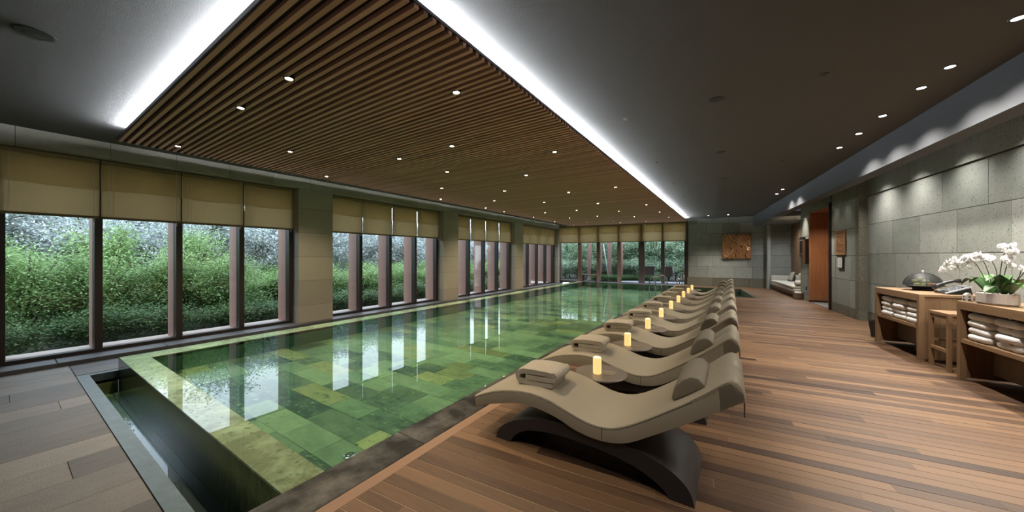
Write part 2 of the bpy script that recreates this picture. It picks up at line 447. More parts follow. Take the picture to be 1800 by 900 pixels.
def make_blind(w, z0, z1, seed):
    """Roman blind hanging in local XZ: x along the width, facing -y"""
    rnd = random.Random(seed); ph = rnd.random() * 6; sag = 0.012 + rnd.random() * 0.02
    m = MB(); nx, nz = 14, 12; vs = []
    for j in range(nz + 1):
        z = z0 + (z1 - z0) * j / nz
        for i in range(nx + 1):
            x = w * i / nx; s = i / nx
            top = j / nz
            dz = -math.sin(PI * s) * sag * top
            yy = -0.012 * math.sin(ph + 2 * PI * s * 1.3) * (0.4 + top) - 0.01 * math.sin(PI * s)
            if abs(top - 0.42) < 0.05: yy -= 0.012
            vs.append((x, yy, z + dz))
    fs = [(j * (nx + 1) + i, j * (nx + 1) + i + 1, (j + 1) * (nx + 1) + i + 1, (j + 1) * (nx + 1) + i) for j in range(nz) for i in range(nx)]
    m.add(vs, fs, rnd.random())
    h = MB(); h.box(0, w, -0.022, 0.008, z0 - 0.03, z0 + 0.01)
    t = MB(); t.box(0, w, -0.03, 0.03, z1 - 0.03, z1 + 0.03)
    c = MB()
    for xx in (0.08, 0.13): c.tube([(xx, -0.026, z1), (xx, -0.03, z0)], 0.0016, 5)
    c2 = MB(); c2.tube([(w - 0.06, -0.03, z1), (w - 0.06, -0.034, z0 - 0.02)], 0.002, 5)
    c2.lathe([(0.0, 0), (0.012, -0.02), (0.008, -0.06), (0.0, -0.07)], 8, (w - 0.06, -0.036, z0 - 0.02))
    ln = MB(); nx = 10; zb = z0 + (z1 - z0) * 0.50; vs = []  # second sheet added behind the upper part to dim daylight through the blind
    for z_ in (zb, (zb + z1) / 2, z1):
        for i in range(nx + 1):
            s = i / nx; vs.append((w * s, 0.014 - 0.012 * math.sin(ph + 2 * PI * s * 1.3) * 0.9 - 0.01 * math.sin(PI * s), z_ + (0.012 * math.sin(ph * 2 + 4 * s) if z_ == zb else 0) - (math.sin(PI * s) * sag if z_ == z1 else 0)))
    ln.add(vs, [(j * (nx + 1) + i, j * (nx + 1) + i + 1, (j + 1) * (nx + 1) + i + 1, (j + 1) * (nx + 1) + i) for j in range(2) for i in range(nx)], 0.5)
    return m, h, t, c, c2, ln
def hang_blind(label, group, loc, rz, w, z0, z1, seed):
    t = thing('roman_blind', label, 'window blind', loc, rz, group)
    a, h, tb, c, c2, ln = make_blind(w, z0, z1, seed)
    f = a.obj('fabric', 'blind', t, smooth=True); h.obj('hem_bar', 'blind_hem', f); tb.obj('head_rail', 'blind_hem', t)
    ln.obj('added_lining', 'added_lining_cloth', f, smooth=True); c.obj('guide_cord', 'cord', f); c2.obj('pull_cord', 'cord', t)
k = 0
for bi, (a, b) in enumerate(bays):
    st = (b - a) / 4
    for j in range(4):
        k += 1
        # local x runs along -y so that the face (-y local) looks to +x world
        hang_blind('tan woven roman blind, %s pane of the %s window bay from the camera, left wall' % (['nearest', 'second', 'third', 'farthest'][j], ['nearest', 'second', 'third', 'farthest'][bi]),
                   'roman blinds of the left wall', (-8.96, a + st * j + 0.012 - 0.02, 0), PI / 2, st - 0.02, 2.16, 3.09, k)

# ------------------------------------------------------------------ end wall
def ye(px):
    r = (px - 900) / 590.0; F = (-math.sin(YAW), math.cos(YAW)); R = (math.cos(YAW), math.sin(YAW))
    dx, dy = F[0] + R[0] * r, F[1] + R[1] * r
    q = dx / dy; yy = 19.55 / (1 - 0.0963 * q); xx = q * yy
    return xx * CT + yy * ST      # u on the end wall
U0, U1 = ye(978), ye(1208)
eb = [ye(p) for p in (982, 1018.5, 1051.5, 1088, 1127.5, 1165, 1206.5)]
w = empty_struct('window_5')
m = MB(); m.rbox(U0, U1, VE + 0.02, VE + 0.14, -0.1, 0.04); m.rbox(U0, U1, VE + 0.02, VE + 0.14, 3.2, 3.3); m.obj('frame', 'window_dark', w)
for i, u in enumerate(eb):
    hw = 0.09 if i != 4 else 0.15
    m = MB(); m.rbox(u - hw, u + hw, VE + 0.0, VE + 0.30, 0.0, 3.25, R01()); m.obj('mullion', 'window_mid' if i in (0, 1, 2, 3) else 'window_dark', w)
for i in range(6):
    m = MB(); m.rbox(eb[i] + 0.08, eb[i + 1] - 0.08, VE + 0.10, VE + 0.106, 0.03, 3.2); m.obj('pane', 'glass', w)
m = MB(); m.rbox(U0, U1, VE - 0.02, VE + 0.35, -0.1, 0.02); m.obj('sill', 'sill_stone', w)
for i in range(6):
    p = rs(eb[i] + 0.01, VE - 0.06)
    hang_blind('tan roman blind on the end wall, %s from the left' % ['first', 'second', 'third', 'fourth', 'fifth', 'sixth'][i], 'roman blinds of the end wall',
               (p[0], p[1], 0), TH, eb[i + 1] - eb[i] - 0.02, 2.30, 3.25, 40 + i)
we = empty_struct('wall_end')
m = MB(); m.rbox(U1, 4.6, VE + 0.03, VE + 0.3, -0.1, CH); m.rbox(U0 - 0.6, U1, VE + 0.03, VE + 0.3, 3.28, CH); m.rbox(U0 - 1.0, U0, VE + 0.03, VE + 0.3, -0.3, CH)
m.obj('core', 'joint', we)
def pl_end(a, b, z0, z1, d, t):
    m = MB(); m.rbox(a, b, VE + 0.02 - d, VE + 0.06, z0, z1, t); return m
blocks_v(we, 'block', 'stone', [0.42, 0.97, 1.52, 2.07, 2.62, 3.12, CH], 1.15, pl_end, a0=U1, a1=4.2, d=0.015)
blocks_v(we, 'plinth_stone', 'stone_dark', [-0.02, 0.42], 1.5, pl_end, a0=U1, a1=3.24, d=0.02)
blocks_v(we, 'block', 'stone_left', [3.28, CH], 1.0, pl_end, a0=U0 - 0.5, a1=U1, d=0.02)
m = MB(); m.rbox(3.24, 3.37, VE - 0.35, VE + 0.02, 0, 2.93, 0.8); tag(m.obj('trim_4', 'stone'), kind='structure')

# ------------------------------------------------------------------ right wall
wr = empty_struct('wall_right')
UA, UB, VC = 3.534, 3.683, 10.68
m = MB(); m.rbox(UB + 0.02, UB + 0.4, -3.2, VC + 0.2, -0.1, CH)
m.rbox(UA + 0.02, UA + 0.5, VC + 0.02, 12.35, -0.1, CH); m.rbox(UA + 0.02, UA + 0.5, 12.35, 14.21, 2.94, CH); m.rbox(UA + 0.02, UA + 0.5, 14.21, 15.14, -0.1, CH)
m.obj('core', 'joint', wr)
def pl_B(a, b, z0, z1, d, t):
    m = MB(); m.rbox(UB + 0.02 - d, UB + 0.05, a, b, z0, z1, t); return m
def pl_A(a, b, z0, z1, d, t):
    m = MB(); m.rbox(UA + 0.02 - d, UA + 0.05, a, b, z0, z1, t); return m
# main wall behind the consoles: joints read from the photograph
rowB = {(0.88, 1.55): [-3, -1.6, -.2, 1.2, 2.4, 3.4, 4.4, 5.4, 6.79, 7.73, 8.2, 8.9, 9.5, 10.2, 10.68],
        (1.55, 2.22): [-3, -2, -.8, .4, 1.6, 2.8, 4, 5.2, 6.0, 6.79, 7.78, 8.72, 9.62, 10.28, 10.68],
        (2.22, 2.87): [-3, -1.4, 0, 1.4, 2.6, 3.8, 5, 6.1, 7.17, 8.12, 9.3, 10.4, 10.68]}
for (z0, z1), js in rowB.items():
    for a, b in zip(js[:-1], js[1:]):
        pl_B(a + 0.0045, b - 0.0045, z0 + 0.0045, z1 - 0.0045, 0.015 + R01() * 0.004, R01()).obj('block', 'stone', wr)
blocks_v(wr, 'block', 'stone', [0.22, 0.88], 1.2, pl_B, a0=-3, a1=VC, d=0.015)
blocks_v(wr, 'plinth_stone', 'stone_dark', [0, 0.22], 1.5, pl_B, a0=-3, a1=VC, d=0.02)
blocks_v(wr, 'block', 'stone', [2.88, CH], 1.25, pl_B, a0=-3, a1=VC, d=0.035, tones=(0, .5))
ca = [0.235, 0.904, 1.508, 2.166, 2.797, CH]
blocks_v(wr, 'block', 'stone', ca, 0.8, pl_A, a0=VC + 0.19, a1=12.355, d=0.015)
blocks_v(wr, 'plinth_stone', 'stone_dark', [0, 0.235], 1.4, pl_A, a0=VC + 0.19, a1=12.355, d=0.02)
blocks_v(wr, 'block', 'stone', ca, 0.7, pl_A, a0=14.2, a1=15.25, d=0.015, tones=(.6, 1))
blocks_v(wr, 'block', 'stone', [0, 0.235], 1.4, pl_A, a0=14.2, a1=15.25, d=0.015, tones=(.6, 1))
blocks_v(wr, 'block', 'stone', [2.93, CH], 1.0, pl_A, a0=12.42, a1=14.2, d=0.015)
# corner pier between the two planes (full stones with the small chamfered return)
zz = [0] + ca
for k in range(len(zz) - 1):
    m = MB(); m.rbox(UA, UA + 0.3, VC, VC + 0.187, zz[k] + 0.003, zz[k + 1] - 0.003, R01()); m.obj('corner_block', 'stone_dark', wr)
# alcove back and side
m = MB(); m.rbox(4.18, 4.4, 15.26, VE, 0, 2.93, 0.4)
tag(m.obj('trim_5', 'oak_v'), kind='structure')
m = MB(); m.rbox(UA + 0.06, 4.3, 15.15, 15.25, 0, 2.93, 0.4)
tag(m.obj('trim_6', 'oak_v'), kind='structure')

# portal
d1 = empty_struct('door_1')
m = MB(); m.rbox(UA + 0.0, UA + 0.62, 14.14, 14.20, 0, 2.93, 0.4); m.obj('reveal_panel', 'door_wood', d1)
m = MB(); m.rbox(UA - 0.03, UA + 0.62, 14.12, 14.14 + 0.07, 0.0, 0.07, 0.4); m.obj('skirting', 'door_edge', d1)
m = MB(); m.rbox(UA, UA + 0.62, 12.42, 14.14, 2.87, 2.93, 0.6); m.obj('head_panel', 'door_wood', d1)
m = MB(); m.rbox(UA - 0.05, UA + 0.62, 12.36, 12.42, 0, 2.99); m.obj('near_jamb', 'door_edge', d1)
m = MB(); m.rbox(UA + 0.60, UA + 0.66, 12.42, 14.2, 0, 2.93, 0.3); m.obj('door_leaf', 'door_wood', d1)
m = MB(); m.rbox(UA - 0.03, UA + 0.0, 14.14, 14.20, 0, 2.95, 0.9); m.obj('edge_strip', 'door_wood', d1)
m = MB(); m.rbox(UA + 0.0, UA + 0.6, 12.42, 14.12, 0.001, 0.012); m.obj('threshold', 'plaster_light', d1)

# ------------------------------------------------------------------ floors
# wooden deck
deck = thing('wooden_deck', 'brown timber plank deck between the pool coping and the right wall', 'deck', (0, 0, 0))
deck['kind'] = 'structure'
PW = 0.0955
WP = (-0.40, 2.15, 14.65, 18.30)     # whirlpool opening in u, v
m = MB()
def strip(m, v0, v1, a, b, z0=-0.16, z1=-0.004): m.rbox(a, b, v0, v1, z0, z1)
def ul(v): return (-1.955 + v * ST) / CT
mu = MB()
mu.add([rs(ul(-3), -3, -0.0025), rs(4.6, -3, -0.0025), rs(4.6, WP[2], -0.0025), rs(ul(WP[2]), WP[2], -0.0025)], [(0, 1, 2, 3)])
mu.rbox(WP[1], 4.6, WP[2], VE, -0.03, -0.0025); mu.rbox(ul(WP[2]), WP[1], WP[3], VE, -0.03, -0.0025)
mu.add([rs(ul(WP[2]), WP[2], -0.0025), rs(WP[0], WP[2], -0.0025), rs(WP[0], WP[3], -0.0025), rs(ul(WP[3]), WP[3], -0.0025)], [(0, 1, 2, 3)])
mu.obj('bearer', 'deck_gap', deck)
far = MB(); cnt = 0
v = -3.0
planks = []
while v < VE:
    segs = [(ul(v + PW / 2), 4.15)]
    if v + PW > WP[2] - .02 and v < WP[3] + .02: segs = [(ul(v + PW / 2), WP[0] - 0.04), (WP[1] + 0.04, 4.15)]
    if v < 10.8: segs = [(s, min(e, 3.66)) for s, e in segs]
    for s, e in segs:
        a = s - R01() * 1.2; first = True
        while a < e - 0.02:
            L = random.uniform(0.9, 2.3); b = min(a + L, e)
            if e - b < 0.25: b = e
            aa = max(a, s)
            if b - aa > 0.03: planks.append((aa, b, v, min(v + PW, VE), min(1, max(0, random.gauss(0.42, 0.18)))))
            a = b
    v += PW
def inview(p):
    x, y, _ = rs((p[0] + p[1]) / 2, p[2])
    fw = -math.sin(YAW) * x + math.cos(YAW) * y; rt = math.cos(YAW) * x + math.sin(YAW) * y
    return fw > 1.3 and abs(rt) < fw * 1.9
vis = sorted([p for p in planks if inview(p)], key=lambda p: p[2] * 1.0)
near = set(id(p) for p in vis[:298])
for p in planks:
    aa, b, v0, v1, t = p
    gp = 0.0028
    dz = random.uniform(-0.0006, 0.0006)
    tgt = MB() if id(p) in near else far
    tgt.rbox(aa + 0.0008, b - 0.0008, v0 + gp, v1 - gp, -0.012, dz, t)
    if tgt is not far: tgt.obj('plank', 'deck_wood', deck)
o = far.obj('distant_planks', 'deck_wood', deck); o['kind'] = 'stuff'
y = -1.9
while y < 18.4:
    e = min(y + 2.2, 18.45); m = MB(); m.box(-2.045, -1.95, y + 0.001, e - 0.001, -0.03, 0.001, R01()); m.obj('border_board', 'deck_border', deck); y = e

# grey stone plank floor, front left
gf = empty_struct('floor')
gf['label'] = 'grey stone plank floor in front of the pool, lower than its rim'
m = MB(); m.box(-8.62, -2.38, -3.15, 0.605, GF - 0.1, GF - 0.006); m.box(-8.62, -7.72, 0.605, 18.8, GF - 0.1, GF - 0.006); m.obj('screed', 'joint', gf)
x = -8.6; c = 0
while x < -2.40:
    x1 = min(x + 0.40, -2.38); yy = -3.1 - R01() * 0.7
    while yy < 0.605:
        ye_ = yy + random.choice((0.8, 1.2, 1.2, 1.6)); s, e = max(yy, -3.1), min(ye_, 0.600)
        if e - s > 0.02:
            m = MB(); m.box(x + 0.0015, x1 - 0.0015, s + 0.0015, e - 0.0015, GF - 0.03, GF + R01() * 0.001, (0.15 + 0.8 * R01()) if True else 0, b=0.002); m.obj('stone_plank', 'grey_plank', gf)
        yy = ye_
    x = x1; c += 1
for x0_, x1_ in ((-8.6, -8.2), (-8.2, -7.78)):
    yy = 0.605
    while yy < 18.7:
        e = min(yy + 1.2, 18.75); m = MB(); m.box(x0_ + .002, x1_ - .002, yy + .002, e - .002, GF - 0.03, GF, R01(), b=.002); m.obj('stone_plank', 'grey_plank', gf); yy = e

# ------------------------------------------------------------------ pool
pool = thing('swimming_pool', 'long green slate-tiled swimming pool with overflow rim', 'swimming pool', (0, 0, 0))
PX0, PX1, PY0, PY1 = -7.61, -2.37, 0.98, 18.42
IX0, IY0 = -7.24, 1.25
PD = -0.29
m = MB(); m.box(IX0, PX1, IY0, PY1, PD - 0.08, PD - 0.006); m.obj('floor_bed', 'pool_grout', pool)
tiles = []
y = IY0; r = 0
while y < PY1 - 0.02:
    y1 = min(y + 0.30, PY1); x = IX0 - R01() * 0.6
    while x < PX1:
        L = random.choice((0.45, 0.6, 0.6, 0.9, 0.9)); s, e = max(x, IX0), min(x + L, PX1)
        t = random.choice((0.1, 0.2, 0.35, 0.5, 0.55, 0.62, 0.7, 0.8)) + R01() * 0.1
        km = random.choice(('pool_tile',) * 6 + ('pool_tile_dark',) * 4 + ('pool_tile_ochre',))
        if e - s > 0.05: tiles.append((s, e, y, y1, t, km))
        x += L
    y = y1
tiles.sort(key=lambda t: t[2] + (t[0] + 2.4) * -0.25)
far = {'pool_tile': MB(), 'pool_tile_dark': MB(), 'pool_tile_ochre': MB()}
for i, (a, b, c_, d_, t, km) in enumerate(tiles):
    tgt = MB() if i < 298 else far[km]
    tgt.box(a + 0.0018, b - 0.0018, c_ + 0.0018, d_ - 0.0018, PD - 0.02, PD + R01() * 0.002, t)
    if i < 298: tgt.obj('tile', km, pool)
for km in far: o = far[km].obj('distant_tiles', km, pool); o['kind'] = 'stuff'
# inner sides
m = MB(); m.box(IX0 - 0.05, IX0, IY0, PY1, PD - .05, -0.02, 0.3); m.box(IX0, PX1, IY0 - 0.05, IY0, PD - .05, -0.02, 0.5)
m.box(PX1, PX1 + 0.05, IY0, PY1, PD - .05, -0.035, 0.4); m.box(IX0, PX1, PY1, PY1 + 0.05, PD - .05, -0.01, 0.2)
m.obj('inner_wall', 'pool_side', pool)
# overflow rim stones, a film of water over them
x = PX0
while x < PX1 - 0.01:
    e = min(x + random.choice((0.9, 1.2, 0.6)), PX1)
    if PX1 - e < 0.25: e = PX1
    m = MB(); m.box(x + 0.001, e - 0.001, PY0 + 0.004, IY0, -0.06, -0.006, 0.25 + 0.6 * R01() if e < PX1 else 0.1); m.obj('rim_stone', 'rim_stone', pool); x = e
y = IY0
while y < PY1:
    e = min(y + random.choice((0.9, 1.2, 0.6)), PY1 + 0.25)
    m = MB(); m.box(PX0 + 0.004, IX0, y + 0.001, e - 0.001, -0.06, -0.006, 0.25 + 0.6 * R01()); m.obj('rim_stone', 'rim_stone', pool); y = e
m = MB(); m.box(IX0, PX1, PY1 + 0.02, PY1 + 0.27, -0.06, 0.012, 0.3); m.obj('rim_stone', 'marble', pool)
# weir walls
m = MB(); m.box(PX0 - 0.001, PX1, PY0 - 0.001, PY0 + 0.15, -0.62, -0.012, 0.5); m.box(PX0 - 0.001, PX0 + 0.1, PY0, PY1, -0.62, -0.012, 0.5)
m.obj('weir_wall', 'weir_stone', pool)
m = MB(); m.add([(PX0 - 0.002, PY0 - 0.003, 0), (PX1, PY0 - 0.003, 0), (PX1, PY1 + 0.02, 0), (PX0 - 0.002, PY1 + 0.02, 0)], [(0, 1, 2, 3)])
m.obj('water', 'water', pool)
# right-hand coping of dark marble
cp = thing('pool_coping', 'dark marble coping slabs between green pool and timber deck', 'pool edge', (0, 0, 0))
y = -1.2
for y, e in ((-3.1, -1.2), (-1.2, 0.6), (0.6, 1.86), (1.86, 3.0), (3.0, 4.15), (4.15, 5.3), (5.3, 6.5), (6.5, 7.7), (7.7, 8.9), (8.9, 10.1), (10.1, 11.3), (11.3, 12.5), (12.5, 13.7), (13.7, 14.9), (14.9, 16.1), (16.1, 17.3), (17.3, 18.7)):
    m = MB(); m.box(PX1, -2.047, y + 0.0012, e - 0.0012, -0.04, 0.004, 0.15 + 0.3 * R01(), b=0.003); m.obj('slab', 'marble', cp)
m = MB(); m.box(PX1 + 0.002, -2.05, -3.1, 0.98, -0.62, -0.041, 0.3); m.obj('edge_face', 'weir_stone', cp)
# overflow trough
tr = thing('overflow_trough', 'narrow water channel with blue-grey stone border in front of the pool', 'water channel', (0, 0, 0))
m = MB(); m.box(-7.73, PX1, 0.605, 0.715, -0.34, GF + 0.004, 0.6); m.obj('border_stone', 'trough_border', tr)
m = MB(); m.box(-7.73, -7.62, 0.715, 0.99, -0.34, GF + 0.004, 0.3); m.obj('border_stone', 'trough_border', tr)
m = MB(); m.box(-7.62, PX1, 0.70, 0.99, -0.60, -0.52, 0.6); m.box(-7.66, PX1, 0.70, 0.715, -0.6, -0.3, 0.7); m.box(-7.66, -7.62, 0.70, 0.98, -0.6, -0.3, 0.2); m.obj('channel_bed', 'trough_stone', tr)
m = MB(); m.box(-7.4, PX1, 0.80, 0.90, -0.52, -0.495); m.box(-7.4, PX1, 0.905, 0.978, -0.52, -0.495); m.obj('bed_plate', 'dark_plate', tr)  # flat dark plates along the channel bed
m = MB(); m.add([(-7.62, 0.715, -0.36), (PX1, 0.715, -0.36), (PX1, 0.98, -0.36), (-7.62, 0.98, -0.36)], [(0, 1, 2, 3)]); m.obj('water', 'water_trough', tr)
# drain inlet on the pool floor
dr = thing('floor_inlet', 'round steel water inlet on the pool floor near the marble coping', 'pool inlet', (-2.86, 1.72, PD + .002))
m = MB(); m.lathe([(0.052, 0), (0.052, 0.006), (0.040, 0.010), (0.038, 0.006), (0.030, 0.006)], 20); m.obj('ring', 'steel', dr, smooth=False)
m = MB(); m.lathe([(0.022, 0.004), (0.022, 0.012), (0.012, 0.014)], 14); m.obj('cap', 'steel', dr)

# whirlpool
wp = thing('whirlpool', 'sunken square whirlpool with dark stone sides beyond the loungers', 'whirlpool', (0, 0, 0))
u0, u1, v0, v1 = WP
m = MB()
m.rbox(u0 - 0.02, u1 + 0.02, v1 - 0.03, v1, -0.9, -0.002); m.rbox(u0 - .02, u1 + .02, v0, v0 + 0.03, -0.9, -0.002); m.rbox(u0, u0 + .03, v0, v1, -0.9, -0.002); m.rbox(u1 - .03, u1, v0, v1, -0.9, -0.002)
m.obj('side_wall', 'weir_stone', wp)
m = MB(); m.rbox(u0, u1, v0, v1, -0.6, -0.45, 0.6); m.obj('basin_floor', 'pool_tile', wp)
m = MB(); m.rbox(u0, u1, v0, v1, -0.151, -0.15); m.obj('water', 'water', wp)
for a in ((u0 - 0.06, u1 + 0.06, v0 - 0.06, v0), (u0 - 0.06, u1 + 0.06, v1, v1 + 0.06), (u0 - 0.06, u0, v0, v1), (u1, u1 + 0.06, v0, v1)):
    m = MB(); m.rbox(*a, -0.03, 0.004, .4); m.obj('edge_stone', 'marble', wp)

# ------------------------------------------------------------------ slatted ceiling panel
PZ = 3.25
pan = thing('slatted_ceiling_panel', 'suspended panel of brown timber slats above the pool', 'ceiling panel', (0, 0, 0))
LX0, LX1, LY0 = -7.83, -1.86, 1.0
def lyend(x): return 19.46 / CT + x * 0.0963 - 0.28
m = MB(); yb0, yb1 = lyend(LX0), lyend(LX1)
vs = [(LX0, LY0, 3.285), (LX1, LY0, 3.285), (LX1, yb1, 3.285), (LX0, yb0, 3.285)]; vs += [(a, b, 3.295) for a, b, c in vs]
m.add(vs, [(0, 1, 2, 3), (7, 6, 5, 4), (0, 4, 5, 1), (1, 5, 6, 2), (2, 6, 7, 3), (3, 7, 4, 0)]); m.obj('backing', 'panel_back', pan)
m = MB(); m.box(LX0 - 0.01, LX1 + 0.012, LY0 - 0.012, LY0, 3.262, 3.303); m.box(LX0 - 0.012, LX0, LY0, yb0, 3.262, 3.303)
m.add([(LX1 + 0.0, LY0, 3.280), (LX1 + 0.012, LY0, 3.280), (LX1 + 0.012, yb1, 3.280), (LX1, yb1, 3.280), (LX1 + 0.0, LY0, 3.303), (LX1 + 0.012, LY0, 3.303), (LX1 + 0.012, yb1, 3.303), (LX1, yb1, 3.303)],
      [(3, 2, 1, 0), (4, 5, 6, 7), (0, 1, 5, 4), (1, 2, 6, 5), (2, 3, 7, 6), (3, 0, 4, 7)])
m.obj('edge_trim', 'panel_edge', pan)
y = LY0 + 0.004; PITCH = 0.085
while y < lyend(LX1) - 0.05:
    xs = LX0
    if y > lyend(LX0) - 0.05: xs = (y + 0.05 + 0.28 - 19.46 / CT) / 0.0963
    m = MB(); m.box(xs, LX1, y, y + 0.038, PZ, 3.286, R01()); m.obj('slat', 'slat_wood', pan); y += PITCH
# cove strips on top of the panel edges
st_ = thing('cove_light', 'hidden cool white strip light glowing above the panel edges', 'strip light', (0, 0, 0))
m = MB(); m.box(LX1 - 0.06, LX1 - 0.035, LY0 + 0.05, yb1 - 0.3, 3.300, 3.312); m.obj('light_strip', 'led_strip', st_)
m = MB(); m.box(LX0 + 0.35, LX1 - 0.07, LY0 + 0.035, LY0 + 0.06, 3.300, 3.312); m.obj('light_strip', 'led_strip', st_)

# lamps in the panel
PL = [(-3.65, 1.57), (-4.85, 1.57), (-7.38, 1.57), (-2.46, 2.68), (-6.19, 2.68), (-3.72, 3.95), (-5.0, 3.95), (-7.44, 3.95), (-2.48, 5.11), (-4.95, 5.11), (-3.72, 6.26), (-6.25, 6.26),
      (-5.1, 7.45), (-7.48, 7.45), (-2.46, 8.58), (-3.74, 8.58), (-6.27, 8.58), (-5.1, 9.73), (-7.5, 9.73), (-3.72, 10.92), (-7.5, 10.92), (-2.42, 12.1), (-4.94, 12.1), (-6.3, 12.1),
      (-3.66, 13.24), (-7.46, 13.24), (-2.38, 14.4), (-4.92, 14.4), (-6.23, 14.4), (-3.62, 15.5), (-7.5, 15.5), (-2.36, 16.58), (-4.9, 16.65), (-6.21, 16.6), (-3.58, 17.85), (-4.85, 17.8), (-7.4, 17.7)]
rows = {}
for p in PL: rows.setdefault(round(p[1] / 1.16), []).append(p)
proto = None
for ri, key in enumerate(sorted(rows)):
    rw = sorted(rows[key])
    for ci, (x, y) in enumerate(rw):
        lab = 'warm round downlight in the slatted panel, %s row, %s of its row' % (ordn(ri), ['leftmost', 'next', 'rightmost'][ci] if len(rw) == 3 else ['left', 'right'][ci])
        if proto is None:
            proto = thing('panel_downlight', lab, 'downlight', (x, y, PZ - 0.002), 0, 'warm downlights in the slatted panel')
            m = MB(); m.lathe([(0.036, 0.004), (0.036, -0.004), (0.052, -0.004), (0.052, 0.05), (0.036, 0.05)], 20); m.obj('trim_ring', 'black_metal', proto)
            m = MB(); m.lathe([(0.033, 0.002), (0.033, 0.012)], 16); m.obj('lens', 'lamp_warm', proto)
            o_ = proto
        else:
            o_ = dup(proto, (x, y, PZ - 0.002), label=lab)
            for ch in list(o_.children):
                if ch.type == 'LIGHT': bpy.data.objects.remove(ch)
        ld = spot('lamp_beam', (0, 0, -0.02), K_PANEL, (1.0, 0.80, 0.55), 110, 1.0, 0.04, o_)
# proto carries its own light: copies above were stripped of the inherited duplicate

# white downlights of the right ceiling
RL = [(1.92, 4.45), (1.84, 5.22), (1.80, 5.70), (1.72, 6.55), (1.66, 7.30), (1.59, 8.05), (1.23, 12.2), (1.17, 13.0), (-0.11, 18.35), (-0.90, 18.28)]
pr2 = None
for i, (x, y) in enumerate(RL):
    lab = ('white round downlight in the dark ceiling by the beam, %s from the camera' % ordn(i)) if i < 8 else ('white downlight in front of the stone end wall, %s' % ['right above the copper relief', 'left of the copper relief'][i - 8])
    if pr2 is None:
        pr2 = thing('ceiling_downlight', lab, 'downlight', (x, y, CH), 0, 'white downlights of the right ceiling')
        m = MB(); m.lathe([(0.036, 0.0), (0.036, -0.006), (0.050, -0.006), (0.052, 0.0)], 20); m.obj('trim_ring', 'black_metal', pr2)
        m = MB(); m.lathe([(0.036, -0.004), (0.036, 0.0)], 18); m.obj('lens', 'lamp_white', pr2)
        o_ = pr2
    else:
        o_ = dup(pr2, (x, y, CH), label=lab)
        for ch in list(o_.children):
            if ch.type == 'LIGHT': bpy.data.objects.remove(ch)
    spot('lamp_beam', (0, 0, -0.02), K_RIGHT * (2.2 if i >= 8 else 1.0), (1.0, 0.93, 0.84), 124 if i < 8 else 80, 0.75 if i < 8 else 0.9, 0.03, o_)
for i, (x, y, w_) in enumerate(((0.75, 1.75, 'over the head of the nearest lounger'), (-1.1, 0.75, 'over the near end of the marble coping'), (2.0, 3.2, 'over the orchid console'))):  # downlights out of frame, added to brighten the near lounger, coping and deck
    o_ = dup(pr2, (x, y, CH), label='added unseen white downlight in the ceiling %s' % w_)
    for ch in list(o_.children):
        if ch.type == 'LIGHT': bpy.data.objects.remove(ch)
    spot('lamp_beam', (0, 0, -0.02), K_RIGHT * (0.75 if i < 2 else 0.6), (1.0, 0.91, 0.80), 110, 0.9, 0.03, o_)
# wall washers inside the slot behind the beam
for i in range(10):
    v = 0.6 + 1.15 * i
    if v > VC: break
    p = rs(3.33, v)
    t = thing('slot_light', 'small wall washing light inside the slot behind the beam, %s from the camera' % ordn(i), 'wall washer', (p[0], p[1], CH), TH, 'wall washers in the slot')
    m = MB(); m.lathe([(0.03, 0.0), (0.03, -0.04), (0.024, -0.05)], 14); m.obj('housing', 'black_metal', t)
    spot('lamp_beam', (0, 0, -0.06), K_SLOT, (1.0, 0.96, 0.90), 120, 1.0, 0.03, t, rot=(0, math.radians(14), 0))
for i, v in enumerate((11.3, 12.0, 14.7)):
    p = rs(3.25, v)
    t = thing('slot_light', 'small light in the slot above the %s' % ['copper plaque', 'framed notice near the doorway', 'pale stone pier beside the doorway'][i], 'wall washer', (p[0], p[1], CH), TH)
    m = MB(); m.lathe([(0.03, 0.0), (0.03, -0.04), (0.024, -0.05)], 14); m.obj('housing', 'black_metal', t)
    spot('lamp_beam', (0, 0, -0.06), K_SLOT * (0.18 if i < 2 else 1.3), (1.0, 0.92, 0.80), 75, 0.8, 0.03, t, rot=(0, math.radians(8), 0))
for i, v in enumerate((16.2, 17.8)):  # fill lamps added to light the alcove and its sofa
    p = rs(3.6, v)
    t = thing('alcove_fill_light', 'small fill light added in the alcove ceiling above the %s end of the sofa' % ['near', 'far'][i], 'downlight', (p[0], p[1], 2.93), TH)
    m = MB(); m.lathe([(0.035, 0.0), (0.035, -0.006), (0.05, -0.006), (0.05, 0)], 14); m.obj('trim_ring', 'black_metal', t)
    spot('lamp_beam', (0, 0, -0.02), 85, (0.95, 0.97, 1.0), 150, 1.0, 0.04, t)
p = rs(4.12, 15.75)
t = thing('uplight', 'small warm uplight behind the sofa washing the timber panel', 'wall light', (p[0], p[1], 0.75), TH)
m = MB(); m.lathe([(0.03, 0.0), (0.035, 0.05)], 12); m.obj('housing', 'black_metal', t)
spot('lamp_beam', (0, 0, 0.06), 70, (1.0, 0.80, 0.55), 80, 0.9, 0.03, t, rot=(PI, 0, 0))

